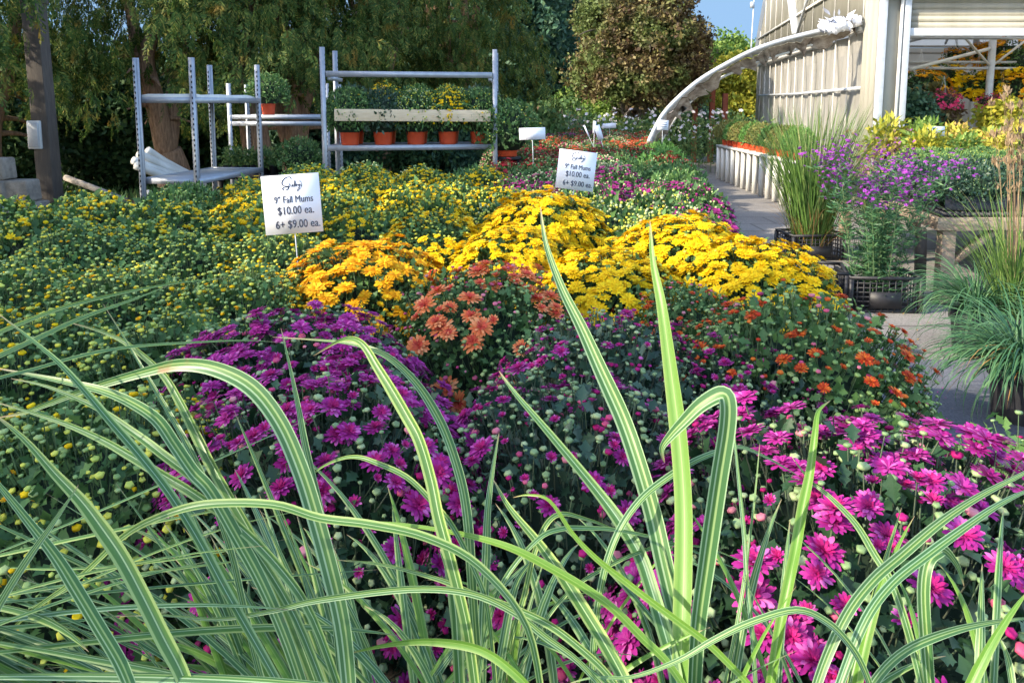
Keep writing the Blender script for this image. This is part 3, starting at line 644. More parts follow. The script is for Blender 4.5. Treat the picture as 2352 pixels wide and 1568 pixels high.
def price_sign(label, px, py, Y, roll, lean, yaw, W=.232, H=.24, stake=.4):
    p = at(px, py, Y); t = thing('price_sign', label, 'price sign', p, 'price signs in the flower bed'); t.rotation_euler = (D2R(lean), D2R(roll), D2R(yaw))
    g = G(); box(g, (-W/2, -.002, 0), (W/2, .002, H)); link('board', mesh('board', g, [M['white']]), t)
    g = G(); y = -.0032; zz = lambda f: H*(1-f); xx = lambda f: W*(f-.5)
    text_geo(g, '9" Fall Mums', .0405, xx(.535), zz(.475), y, 0, .76); text_geo(g, '$10.00 ea.', .0465, xx(.555), zz(.67), y, 0, .78)
    text_geo(g, '6+ $9.00 ea.', .0465, xx(.575), zz(.905), y, 0, .78)
    link('price_text', mesh('price_text', g, [M['ink']]), t)
    g = G(); text_geo(g, 'Grown by', .0085, xx(.25), zz(.065), y, 0)
    tf = lambda a: (xx((a[0]-205)/595), zz((a[1]-200)/600))
    stroke(g, [(515, 243), (505, 224), (470, 226), (432, 250), (416, 284), (432, 308), (468, 316), (480, 334), (462, 352), (432, 354), (418, 340), (432, 326), (470, 322), (490, 312)], .0052, y, 0, tf)
    for s in ([(488, 282), (489, 322), (500, 326)], [(478, 298), (502, 296)], [(505, 300), (507, 322), (520, 320), (522, 300), (524, 326)], [(542, 300), (530, 306), (534, 324), (544, 318), (546, 262), (548, 326)],
              [(556, 262), (558, 326)], [(564, 314), (576, 306), (568, 300), (564, 320), (578, 324)], [(584, 300), (588, 322), (600, 300), (590, 350), (574, 372), (572, 356), (596, 326)], [(604, 270), (602, 284)], [(618, 302), (608, 306), (616, 320), (606, 326)]):
        stroke(g, s, .0028, y, 0, tf)
    stroke(g, [(512, 246), (560, 248), (604, 268), (622, 300), (612, 340), (580, 362), (530, 372), (480, 364)], .0018, y, 0, tf)
    link('logo', mesh('logo', g, [M['ink']]), t)
    g = G(); tube(g, [(0.0, .005, -stake), (0, .005, .1)], .0022, 8); link('stake', mesh('stake', g, [M['ltgrey']]), t)
    return t
price_sign('square white price card nearer the viewer, above the golden chrysanthemum', 677, 536, 3.05, -4.0, -4, 2)
price_sign('square white price card farther back, behind the tallest yellow mound', 1318, 436, 4.62, 6.5, -8, -4)
def blank_card(label, px, py, Y, w_, h_, roll=0, yaw=0, lines=0):
    p = at(px, py, Y); t = thing('sign_card', label, 'sign', p, 'blank cards among the far flowers'); t.rotation_euler = (D2R(-5), D2R(roll), D2R(yaw))
    g = G(); box(g, (-w_/2, -.003, 0), (w_/2, .003, h_)); link('board', mesh('board', g, [M['white']]), t)
    g = G(); tube(g, [(0, .006, -.35), (0, .006, h_*.5)], .004, 6); link('stake', mesh('stake', g, [M['ltgrey']]), t)
    if lines:
        g = G()
        for i in range(lines): box(g, (-w_*.35, -.0045, h_*(.75-.22*i)), (w_*.35, -.0035, h_*(.75-.22*i)+h_*.06))
        link('print', mesh('print', g, [M['inkg']]), t)
blank_card('wide blank white card facing the viewer left of the farther price sign', 1223, 321, 7.7, .265, .12, -2)
blank_card('narrow white card with its foot leaning to the right', 1380, 320, 10, .075, .19, -17)
blank_card('thin upright white card behind the leaning one', 1365, 306, 10.8, .045, .17, 2)
blank_card('thin white stake card left of the narrow cards', 1353, 314, 10.5, .02, .17, -24)
blank_card('small wide white card on the far side of the red flowers', 1400, 295, 15, .26, .1, -3)
blank_card('small white card with faint print beside the light green mums', 1522, 299, 11.5, .17, .15, 2, 0, 3)
# ------------------------------------------------------------------ striped ornamental grass in front
def ribbons(g, P, Wd, side, m=0, fold=.3, mode=0):
    """P (N,K,3) centre lines, Wd (N,K) widths, side (N,K,3)"""
    N, K_, _ = P.shape; Tn = nrm(np.gradient(P, axis=1)); side = nrm(side-Tn*np.sum(side*Tn, -1, keepdims=True)); up = nrm(np.cross(side, Tn))
    cols = [(-.5, fold), (-.25, fold*.35), (0, 0), (.25, fold*.35), (.5, fold)] if mode == 0 else [(-.5, 0), (0, -.25), (.5, 0)]
    V = np.stack([P+side*(Wd*a)[..., None]+up*(Wd*b)[..., None] for a, b in cols], 2); c = len(cols)
    uv = np.zeros((N, K_, c, 2)); uv[..., 0] = np.array([a+.5 for a, b in cols]); uv[..., 1] = np.linspace(0, 1, K_)[None, :, None]
    base = np.array([[i*c+j, i*c+j+1, (i+1)*c+j+1, (i+1)*c+j] for i in range(K_-1) for j in range(c-1)])
    F = (base[None]+(np.arange(N)*K_*c)[:, None, None]).reshape(-1, 4); g.add(V.reshape(-1, 3), [(F, m)], uv.reshape(-1, 2))
def arching(N, base, r0, L, elev, az, bend, width, K_=12, curl=.15, lean=(0, 0)):
    """blades from a clump; L, elev, width = (lo, hi); az = (lo, hi) degrees"""
    a = D2R(1)*R.uniform(*az, N); L_ = R.uniform(*L, N); e = D2R(1)*R.uniform(*elev, N); b = D2R(1)*R.uniform(*bend, N); s = np.linspace(0, 1, K_)
    el = e[:, None]-b[:, None]*s[None]**1.6; aa = a[:, None]+R.normal(0, curl, N)[:, None]*s[None]
    d = np.stack([np.cos(el)*np.cos(aa), np.cos(el)*np.sin(aa), np.sin(el)], -1); P = np.cumsum(d, 1)*(L_/K_)[:, None, None]
    q = R.uniform(0, r0, N); qa = a+R.normal(0, .6, N); st = np.stack([base[0]+q*np.cos(qa), base[1]+q*np.sin(qa), np.full(N, base[2])], -1)
    P = P-P[:, :1]+st[:, None]; prof = np.minimum(1, .55+1.6*s)*np.clip((1-s)*2.6, 0, 1)**.7; prof[-1] = .03
    Wd = R.uniform(*width, N)[:, None]*prof[None]; sd_ = np.stack([-np.sin(aa), np.cos(aa), np.zeros_like(aa)], -1)
    tw = R.normal(0, .5, N)[:, None, None]*s[None, :, None]; sd_ = sd_+np.array([0, 0, 1.])*tw
    return P, Wd, sd_
# each: width px, depth at base, depth at tip, pixels from base to tip, clump
TR = [
 (50, .60, .86, 2, [(1600, 1620), (1562, 1450), (1527, 1300), (1500, 1180), (1465, 1060), (1430, 960), (1380, 850), (1335, 750), (1290, 660), (1254, 560), (1241, 475)]),
 (50, .58, .80, 2, [(1560, 1640), (1566, 1450), (1571, 1300), (1571, 1150), (1560, 1000), (1541, 850), (1520, 700), (1500, 600), (1493, 508)]),
 (50, .60, .64, 2, [(1590, 1640), (1600, 1450), (1622, 1280), (1648, 1100), (1666, 985), (1668, 925), (1655, 909), (1612, 932), (1572, 970), (1541, 1002), (1521, 1030), (1526, 1062)]),
 (42, .57, .78, 2, [(1556, 1640), (1552, 1550), (1520, 1430), (1498, 1357), (1470, 1275), (1425, 1199), (1366, 1120), (1264, 997), (1185, 905), (1146, 852)]),
 (40, .55, .68, 2, [(1460, 1640), (1437, 1568), (1392, 1483), (1343, 1403), (1290, 1320), (1236, 1245), (1170, 1165), (1133, 1100)]),
 (27, .60, .74, 1, [(1105, 1640), (1107, 1500), (1110, 1400), (1116, 1283), (1120, 1170), (1132, 1076), (1146, 994)]),
 (27, .60, .78, 1, [(1105, 1640), (1090, 1450), (1080, 1300), (1072, 1190), (1057, 1103), (1025, 1003), (992, 936), (952, 877), (898, 825), (844, 799), (777, 785), (626, 774)]),
 (33, .58, .76, 1, [(1100, 1640), (1075, 1450), (1040, 1300), (1010, 1190), (992, 1103), (965, 1011), (933, 950), (898, 890), (866, 839), (839, 796), (812, 778), (777, 783), (720, 817)]),
 (50, .56, .70, 0, [(805, 1640), (800, 1560), (785, 1430), (755, 1300), (722, 1180), (690, 1080), (643, 973), (579, 891), (496, 848), (413, 838), (331, 855), (193, 896), (69, 943), (0, 958)]),
 (20, .60, .74, 0, [(785, 1600), (762, 1350), (735, 1180), (701, 1030), (686, 944), (668, 855), (645, 753)]),
 (28, .58, .78, 0, [(750, 1640), (700, 1500), (640, 1350), (580, 1230), (523, 1130), (482, 1056), (455, 1001), (413, 918), (372, 855), (298, 792), (234, 761), (154, 739)]),
 (18, .56, .76, 0, [(640, 1640), (600, 1560), (560, 1400), (530, 1270), (480, 1130), (427, 1018), (386, 946), (336, 861), (298, 797), (237, 698)]),
 (26, .55, .64, 0, [(690, 1660), (600, 1500), (520, 1360), (450, 1230), (386, 1130), (317, 1042), (248, 962), (198, 902), (138, 836), (74, 781), (-10, 716)]),
 (26, .57, .70, 0, [(760, 1620), (680, 1420), (590, 1270), (480, 1130), (372, 1042), (303, 990), (220, 935), (110, 888), (25, 869)]),
 (36, .56, .68, 0, [(720, 1660), (660, 1480), (600, 1340), (540, 1230), (482, 1130), (441, 1084), (399, 1023), (358, 965), (303, 927), (240, 899), (165, 880), (83, 863), (-10, 845)]),
 (27, .57, .66, 0, [(800, 1640), (720, 1420), (640, 1300), (540, 1200), (441, 1130), (386, 1097), (303, 1048), (234, 1009), (152, 973), (69, 946), (-20, 920)]),
 (46, .50, .56, 0, [(440, 1640), (422, 1555), (375, 1462), (328, 1368), (281, 1281), (234, 1212), (187, 1150), (125, 1085), (55, 1007), (-20, 945)]),
 (38, .48, .54, 0, [(320, 1640), (290, 1560), (266, 1509), (219, 1431), (172, 1353), (125, 1278), (62, 1196), (0, 1118), (-50, 1060)]),
 (22, .46, .50, 3, [(-60, 1500), (0, 1384), (62, 1284), (125, 1196), (181, 1112)]),
 (24, .52, .60, 0, [(1250, 1640), (1210, 1440), (1100, 1300), (980, 1235), (850, 1205), (734, 1190), (625, 1159), (469, 1159), (359, 1190), (281, 1234), (187, 1321), (78, 1399), (0, 1471), (-60, 1530)]),
 (24, .56, .66, 2, [(1600, 1620), (1535, 1524), (1477, 1466), (1410, 1399), (1343, 1350), (1263, 1303), (1183, 1262), (1103, 1236), (1000, 1215), (880, 1200), (770, 1202)]),
 (20, .55, .63, 2, [(1760, 1640), (1727, 1580), (1678, 1527), (1624, 1475), (1557, 1425), (1490, 1376), (1437, 1335), (1370, 1282), (1317, 1227), (1263, 1150), (1215, 1136), (1178, 1142)]),
 (20, .53, .55, 4, [(2020, 1640), (1985, 1540), (1950, 1480), (1900, 1430), (1830, 1402), (1727, 1430), (1638, 1472), (1557, 1518), (1450, 1555), (1360, 1556), (1290, 1575)]),
 (30, .58, .72, 4, [(1760, 1640), (1790, 1450), (1814, 1332), (1829, 1259), (1844, 1170), (1862, 1081), (1873, 992), (1880, 945), (1906, 920)]),
 (13, .60, .72, 2, [(1740, 1640), (1728, 1450), (1716, 1332), (1710, 1229), (1698, 1110), (1686, 992), (1679, 890)]),
 (11, .60, .70, 2, [(1650, 1640), (1690, 1450), (1710, 1332), (1719, 1259), (1734, 1140), (1745, 1018)]),
 (30, .54, .66, 4, [(1850, 1660), (1890, 1530), (1945, 1410), (2004, 1332), (2069, 1275), (2159, 1199), (2248, 1140), (2352, 1086), (2420, 1050)]),
 (27, .52, .64, 4, [(1900, 1660), (1940, 1540), (1990, 1420), (2049, 1340), (2129, 1275), (2218, 1210), (2292, 1160), (2352, 1130), (2420, 1110)]),
 (22, .56, .68, 4, [(2130, 1640), (2110, 1540), (2078, 1420), (2046, 1332), (2010, 1274), (1966, 1202), (1906, 1140), (1862, 1104), (1818, 1048)]),
 (36, .58, .62, 5, [(2140, 1640), (2128, 1500), (2120, 1360), (2130, 1290), (2155, 1266), (2174, 1266), (2200, 1300), (2214, 1345)]),
 (20, .62, .74, 2, [(1360, 1640), (1364, 1480), (1385, 1330), (1420, 1225), (1470, 1150), (1530, 1100), (1595, 1060), (1654, 1036), (1704, 1027), (1773, 1057), (1838, 1095)]),
 (14, .60, .70, 1, [(1100, 1560), (1120, 1440), (1160, 1330), (1236, 1239), (1290, 1215), (1343, 1213), (1423, 1218), (1540, 1245), (1640, 1285), (1730, 1320)]),
 (16, .62, .70, 1, [(1150, 1620), (1172, 1477), (1204, 1370), (1226, 1276), (1255, 1205), (1290, 1180), (1343, 1191), (1397, 1210), (1460, 1245)]),
 (11, .62, .70, 1, [(1180, 1560), (1252, 1425), (1317, 1349), (1397, 1299), (1477, 1264), (1545, 1250), (1640, 1262), (1760, 1315)]),
 (19, .54, .58, 2, [(1420, 1620), (1330, 1520), (1250, 1460), (1180, 1405), (1080, 1362), (940, 1352), (734, 1377), (625, 1402), (500, 1421), (375, 1412), (266, 1415)]),
 (22, .56, .64, 2, [(1460, 1640), (1397, 1548), (1330, 1484), (1263, 1434), (1183, 1396), (1103, 1368), (1010, 1330), (880, 1296), (760, 1284)]),
 (24, .55, .62, 1, [(1270, 1640), (1183, 1545), (1103, 1490), (1000, 1472), (900, 1478), (800, 1500)]),
 (16, .60, .70, 1, [(1140, 1600), (1120, 1400), (1090, 1310), (1040, 1210), (990, 1150), (933, 1095), (857, 1060), (817, 1049), (777, 1055), (728, 1080), (700, 1120)]),
 (9, .60, .80, 3, [(-60, 890), (0, 868), (83, 847), (193, 816), (303, 797), (441, 787), (560, 782), (640, 786)]),
 (11, .60, .85, 3, [(-60, 790), (0, 762), (83, 728), (165, 700), (300, 668), (420, 648), (520, 638)]),
 (13, .60, .80, 3, [(-60, 845), (0, 816), (83, 778), (193, 728), (300, 690), (390, 655)]),
 (26, .54, .60, 4, [(1960, 1660), (2010, 1560), (2080, 1492), (2180, 1450), (2280, 1428), (2400, 1415)]),
 (20, .56, .60, 5, [(2330, 1640), (2322, 1560), (2310, 1500), (2290, 1455)]),
 (26, .60, .68, 1, [(1130, 1640), (1160, 1450), (1190, 1330), (1250, 1260)]),
 (34, .62, .66, 1, [(1060, 1660), (1052, 1500), (1046, 1400), (1030, 1310), (1010, 1260)]),
 (30, .62, .66, 1, [(1180, 1660), (1175, 1520), (1190, 1420), (1215, 1350)]),
]
clump_c = [(at(830, 1900, .60), 'striped ornamental grass clump filling the lower left corner'), (at(1110, 1850, .62), 'striped ornamental grass clump at bottom centre'),
           (at(1600, 1900, .58), 'striped ornamental grass clump with the tallest blades right of centre'), (at(-420, 1500, .56), 'striped ornamental grass leaning in from the left edge'),
           (at(1930, 1900, .57), 'striped ornamental grass clump arching towards the right edge'), (at(2230, 1900, .6), 'small striped ornamental grass tuft in the lower right corner')]
gr = [G() for _ in clump_c]
for wpx, y0, y1, ci, pts in TR:
    wpx *= .8; b = clump_c[ci][0]; q = spline(pts, 5); k = len(q); s = np.linspace(0, 1, k)
    P = np.array([at(a[0], a[1], y0+(y1-y0)*t) for a, t in zip(q, s)])
    # carry the blade on down to its clump below the frame
    low = P[0]; tail = [b+(low-b)*t for t in (0, .35, .7)] if (low[2] < 1.35 or ci == 3) else []
    if tail: P = np.concatenate([np.array(tail), P]); 
    n_ = len(P); s = np.linspace(0, 1, n_); wm = wpx/FPX*(y0+y1)/2
    prof = np.minimum(1, .7+1.2*s)*np.clip((1-s)*2.3, 0, 1)**.75; prof[-1] = .03
    Tn = nrm(np.gradient(P, axis=0)); toc = nrm(np.array([0, 0, CAMH])-P); sd_ = nrm(np.cross(Tn, toc)); a = R.uniform(-.6, .6)
    sd_ = sd_*math.cos(a)+toc*math.sin(a)*(0.6+.4*np.sin(s*3)[:, None]); ribbons(gr[ci], P[None], (wm*prof)[None]/max(.75, math.cos(a)), sd_[None], 0, R.uniform(.12, .3))
def fill(ci, N, L, elev, az, bend, width, r0=.1, m=0, K_=14):
    P, Wd, sd_ = arching(N, clump_c[ci][0]+np.array([0, 0, .02]), r0, L, elev, az, bend, width, K_, .25)
    # keep blades from poking into the lens or through the flower bed
    far_ = P[:, :, 1].max(1) < 1.05; close = P[:, :, 1].min(1) > .34; q = far_ & close
    ribbons(gr[ci], P[q], Wd[q], sd_[q], m, .22)
fill(0, 24, (.25, .4), (28, 62), (120, 185), (5, 45), (.005, .011), .17)
fill(0, 74, (.22, .46), (0, 42), (125, 215), (0, 30), (.004, .010), .22)
fill(0, 16, (.2, .32), (20, 60), (-20, 60), (20, 70), (.004, .009), .14)
fill(0, 22, (.2, .34), (30, 75), (100, 170), (10, 50), (.005, .010), .12)
fill(3, 16, (.25, .42), (-5, 22), (-30, 40), (0, 30), (.004, .009), .16)
fill(3, 22, (.2, .4), (-10, 10), (-60, 30), (0, 20), (.004, .009), .16)
fill(1, 14, (.2, .33), (50, 88), (10, 170), (20, 90), (.004, .010), .09)
fill(2, 10, (.2, .3), (50, 88), (10, 170), (20, 90), (.004, .010), .09)
fill(4, 10, (.2, .3), (45, 88), (0, 150), (30, 90), (.004, .010), .09)
fill(5, 6, (.2, .3), (45, 88), (0, 150), (30, 90), (.004, .009), .07)
GP = {}
for i, ((b, lab), g) in enumerate(zip(clump_c, gr)):
    t = thing('ornamental_grass', lab, 'ornamental grass', (b[0], b[1], b[2]-.2), 'striped grasses in front of the flower bed')
    obj('blades', g, M['vari'], t)
    link('pot', POTB, t); g2 = G(); lathe(g2, [(0, .175), (.1, .17)], 18); link('soil', mesh('soil', g2, [M['soil']]), t)
g = G(); bz = clump_c[0][0][2]-.2
t = thing('front_bench', 'bench below the frame carrying the pots of striped grass', 'bench', (.1, .5, 0))
zb = min(c[0][2] for c in clump_c)-.2
for o in bpy.data.objects:
    if o.name.startswith('ornamental_grass'): zb = min(zb, o.location.z)
box(g, (-1.1, .3, zb-.04), (1.1, .8, zb-.002)); obj('bench_top', g, M['wood'], t)
for a in (-1.0, 1.0):
    for b in (.36, .74): g = G(); box(g, (a-.04, b-.04, .01), (a+.04, b+.04, zb-.04)); obj('leg', g, M['wood'], t)
for o in list(bpy.data.objects):
    if o.name.startswith('ornamental_grass'):
        dz = o.location.z-zb
        if dz > .01:   # a block under the higher pots
            g = G(); box(g, (o.location.x-.08, o.location.y-.08, zb), (o.location.x+.08, o.location.y+.08, o.location.z-.002)); q = obj('riser_block', g, M['blk']); tag(q, 'black riser under a pot of striped grass below the frame', 'block', 'risers under the striped grasses')
# ------------------------------------------------------------------ trees
def crown_pts(N, blobs, seed, shell=.55):
    rr = np.random.default_rng(seed); B = np.array(blobs, float); vol = B[:, 3]*B[:, 4]; k = rr.choice(len(B), N, p=vol/vol.sum())
    d = nrm(rr.normal(size=(N, 3))); rad = rr.uniform(shell, 1.03, N)**.6; b = B[k]
    bump = 1+.2*np.sin(9*d[:, 1]+4*d[:, 0]-seed)*np.sin(5*d[:, 2]+seed)+.16*np.sin(d[:, 0]*7+seed)*np.sin(d[:, 1]*6+d[:, 2]*8+seed)
    P = b[:, :3]+d*np.stack([b[:, 3], b[:, 3], b[:, 4]], -1)*(rad*bump)[:, None]; return P, d
def cluster_tpl(n, seed, w=.3, L=(.28, .5)):
    rr = np.random.default_rng(seed); V = []; F = []
    for i in range(n):
        c = rr.normal(size=3)*.28; d = nrm(rr.normal(size=3)+np.array([0, 0, -.3])); s = nrm(np.cross(d, rr.normal(size=3))); u = np.cross(s, d); l = rr.uniform(*L)
        b = len(V); V += [c, c+d*l*.5+s*l*w+u*l*.06, c+d*l, c+d*l*.5-s*l*w+u*l*.06]; F.append([b, b+3, b+2, b+1])
    return T(V, [(F, 0)])
CL = [cluster_tpl(16, s) for s in (1, 2, 3)]
def spray_tpl(seed):
    rr = np.random.default_rng(seed); V = []; F = []
    def kite(p, d, L, wd, up):
        s = nrm(np.cross(up, d)); b = len(V); V.extend([p, p+d*L*.5+s*wd, p+d*L, p+d*L*.5-s*wd]); F.append([b, b+3, b+2, b+1])
    up = np.array([0, 0, 1.])
    for i in range(8):
        t = i/8; z = -.35*t*t
        for sg in (-1, 1):
            a = D2R(rr.uniform(30, 52))*sg; d = nrm(np.array([math.cos(a), math.sin(a), rr.uniform(-.4, .1)])); L = .42*(1-.7*t)*rr.uniform(.8, 1.15); p = np.array([t, 0, z]); kite(p, d, L, .035, up)
            for q in (.35, .65):
                a2 = a+D2R(30)*rr.choice([-1, 1]); d2 = nrm(np.array([math.cos(a2), math.sin(a2), -.3])); kite(p+d*L*q, d2, L*.5, .03, up)
    kite(np.array([.75, 0, -.2]), nrm(np.array([1, 0, -.5])), .4, .035, up)
    return T(V, [(F, 0)])
SPR = [spray_tpl(s) for s in (1, 2)]
def conifer_crown(seed, h0, h1, rad, N, mat):
    """boughs sweep out and droop, flat sprays hang along each of them"""
    rr = np.random.default_rng(seed); g = G(); nb = 78; per = N//nb; gb = G()
    for b in range(nb):
        t = ((b+rr.random())/nb)**1.1; z = h0+(h1-h0)*t; a = b*2.4+rr.uniform(-.4, .4); L = rad*(1-t)**.6*rr.uniform(.65, 1.25)+.15; rise = rr.uniform(-.1, .35)
        s = rr.random(per)**.7; s = .2+.8*s; x = L*s; zz = z+rise*x-.5*x*x*rr.uniform(.5, 1.1)/max(L, .4)-rr.random(per)**1.6*.42*(.4+s); aa = a+rr.normal(0, .13, per)
        P = np.stack([x*np.cos(aa), x*np.sin(aa), zz], -1)+rr.normal(0, .05, (per, 3))
        d = nrm(np.stack([np.cos(aa)*.55, np.sin(aa)*.55, -.9-.8*rr.random(per)], -1)+rr.normal(size=(per, 3))*.32); zh = nrm(np.stack([np.cos(aa), np.sin(aa), np.full(per, .2)], -1)+rr.normal(size=(per, 3))*.55)
        k = rr.integers(0, 2, per)
        for i in (0, 1): g.scatter(SPR[i], P[k == i], frames_x(d[k == i], zh[k == i]), rr.uniform(.17, .32, (k == i).sum()))
    return mesh('crown', g, [M[mat]])
def trunk_mesh(seed, h, r, mat, forks=3, base_h=1.0, spread=.7):
    rr = np.random.default_rng(seed); g = G(); x = rr.normal(0, .04); 
    main = np.array([[0, 0, 0], [.03, .02, .5], [x, -x, base_h]]); main = spline(main, 5)
    tube(g, main, np.linspace(r*1.25, r, len(main)), 11)
    for k in range(forks):
        a = 2*math.pi*(k+rr.uniform(-.3, .3))/forks; p = np.array([x, -x, base_h-.05]); pts = [p]
        for s in range(1, 6):
            q = s/5; pts.append(p+np.array([math.cos(a)*spread*q**.8*(1+.2*math.sin(5*q+seed)), math.sin(a)*spread*q**.8, (h-base_h)*q])+rr.normal(0, .05, 3)*[1, 1, 0])
        pts = spline(pts, 4); tube(g, pts, np.linspace(r*.72, r*.12, len(pts)), 9)
        for b in range(5):
            i = rr.integers(3, len(pts)-2); a2 = rr.uniform(0, 6.28); L = rr.uniform(.5, 1.1)*spread*1.5; q = [pts[i]+np.array([math.cos(a2)*L*s, math.sin(a2)*L*s, L*.25*s-.35*L*s*s]) for s in np.linspace(0, 1, 6)]
            tube(g, q, np.linspace(r*.25, r*.05, 6), 6)
    me = mesh('trunk', g, [M[mat]], True); return me
CV = [conifer_crown(5, 2.3, 6.6, 1.85, 3500, 'cedar'), conifer_crown(9, 2.55, 7.0, 1.75, 3400, 'cedar'), conifer_crown(14, 2.2, 6.4, 1.8, 3400, 'cedar')]
TV = [trunk_mesh(3, 4.5, .22, 'barkc', 3, .9, .55), trunk_mesh(8, 5, .2, 'barkc', 2, 1.5, .4), trunk_mesh(12, 4.5, .24, 'barkc', 4, .7, .6)]
cons = [((-6.9, -3.4), 1, 'cedar tree left of the camera behind the viewer'), ((-6.7, -.9), 0, 'cedar tree left of the camera outside the photo'), ((-6.6, 1.7), 2, 'cedar tree beside the bed outside the left edge'),  # first four cedars stand out of view, added to shade the bed
        ((-6.5, 4.2), 1, 'cedar tree before the left edge of the photo'), ((-6.2, 6.6), 0, 'cedar tree whose branches hang in at the upper left corner'),
        ((-7.2, 10.4), 2, 'cedar tree behind the wooden post at the left'), ((-5.2, 11.6), 0, 'cedar tree with leaning reddish trunks behind the left metal cart'),
        ((-4.15, 12.4), 1, 'cedar tree with a sunlit trunk between the two carts'), ((-3.75, 13.2), 2, 'cedar tree with several stems left of the big rack'),
        ((-2.5, 14.6), 0, 'cedar tree with yellowing tips above the big rack'), ((-1.2, 16.2), 2, 'cedar tree behind the right end of the big rack')]
for i, ((x, y), v, lab) in enumerate(cons):
    t = thing('cedar_tree', lab, 'tree', (x, y, 0), 'cedar trees in a row on the left'); t.rotation_euler = (0, 0, i*1.9); s = [1.0, 1.06, .97][i % 3]*(.93 if i < 4 else 1); t.scale = (s, s, s)
    link('trunk', TV[v], t); link('crown', CV[v], t)
def tree(name, label, cat, loc, blobs, N, size, mat, trunk, group=None, seed=1, shell=.45):
    t = thing(name, label, cat, loc, group); P, d = crown_pts(N, blobs, seed, shell); g = G(); k = R.integers(0, 3, N)
    for i in range(3): g.scatter(CL[i], P[k == i], frames(nrm(d[k == i]+rdir((k == i).sum())*.6)), R.uniform(*size, (k == i).sum()))
    link('crown', mesh('crown', g, [M[mat]]), t)
    if trunk: link('trunk', trunk_mesh(seed+3, trunk[0], trunk[1], 'barkd', 4, trunk[2], trunk[3]), t)
    return t
def P0(px, Y): q = at(px, 300, Y); return (q[0], Y, 0)
tree('broadleaf_tree', 'dark bluish green tree between the cedars and the copper tree', 'tree', P0(1150, 25), [(0, 0, 3.7, 2.1, 2.0), (1.2, 0, 2.6, 1.3, 1.1), (.4, 0, 5.8, 2.2, 1.7), (-1.6, .3, 4.3, 2.0, 2.4)], 3200, (.35, .6), 'bluegreen', (3.6, .18, 1.2, .9), seed=4)
tree('broadleaf_tree', 'bluish green tree reaching down to the perennials right of the rack', 'tree', P0(1240, 29), [(0, 0, 4.2, 2.0, 2.4), (.5, 0, 6.8, 2.2, 1.9), (-.8, 0, 2.6, 1.5, 1.4)], 3000, (.4, .65), 'bluegreen', (4, .2, 1.4, 1.0), seed=6)
tree('broadleaf_tree', 'bright green sunlit tree showing above the copper tree', 'tree', P0(1370, 33), [(0, 0, 5.5, 2.4, 2.6), (-1.5, 0, 3.5, 1.8, 2.4), (1.4, 0, 4.4, 1.5, 2.4)], 2400, (.5, .8), 'sunleaf', (5, .25, 1.6, 1.2), seed=9)
tree('copper_tree', 'rounded copper brown tree against the sky', 'tree', P0(1462, 21), [(0, 0, 3.15, 1.7, 1.55), (.1, -.2, 2.3, 1.35, .8), (0, 0, 3.7, 1.3, 1.0), (-.95, 0, 2.4, .9, .65), (1.15, -.2, 2.5, .8, .95), (.7, 0, 4.5, .8, .7), (-.9, 0, 3.9, .8, .8), (1.5, 0, 3.4, .5, .6)], 3500, (.2, .36), 'copper', (4.2, .2, 1.0, 1.0), seed=12, shell=.5)
tree('yellowing_tree', 'yellow green tree between the copper tree and the greenhouse', 'tree', P0(1672, 38), [(0, 0, 2.8, 1.9, 2.0), (.8, 0, 1.6, 1.2, 1.2), (-.8, 0, 2.2, 1.3, 1.3)], 3000, (.4, .7), 'sunleaf', (3.5, .2, 1.0, 1.0), seed=15)
tree('yellow_shrub', 'bright yellow shrub close against the greenhouse end', 'shrub', P0(1700, 27), [(0, 0, 1.5, 1.0, 1.1), (-.2, 0, 2.6, .8, .7)], 1700, (.3, .5), 'yleaf', (2.0, .1, .5, .6), seed=18)
for i, (px, Y, h, wd, mt, lab) in enumerate([(1345, 24, 2.2, 1.1, 'sunleaf', 'pale green sunlit shrub below the copper tree on its left'), (1420, 23, 2.0, 1.0, 'sunleaf', 'light green bushy shrub under the middle of the copper tree'),
        (1490, 24, 1.7, 1.0, 'weed', 'mixed green shrub below the copper tree near the arched film'), (1560, 25, 1.9, 1.1, 'bluegreen', 'dark green shrub behind the arched film'),
        (1625, 29, 2.0, 1.1, 'sunleaf', 'green shrub behind the red brown posts'), (1270, 20, 1.7, 1.1, 'weed', 'weedy green shrub right of the rack'), (1200, 16, 1.5, .9, 'weed', 'low green shrub just right of the rack'),
        (1680, 25, 1.2, .9, 'weed', 'low green shrub in front of the yellow shrub'), (1310, 19, 1.2, .9, 'bluegreen', 'dark low shrub behind the blank cards'), (1440, 19, 1.0, .9, 'weed', 'low shrub behind the red flowers in the centre')]):
    tree('shrub', lab, 'shrub', P0(px, Y), [(0, 0, h*.5, wd, h*.52), (wd*.5, 0, h*.35, wd*.7, h*.4), (-wd*.5, .2, h*.4, wd*.6, h*.4)], 900, (.24, .42), mt, None, 'shrubs beyond the bed', seed=21+i, shell=.3)
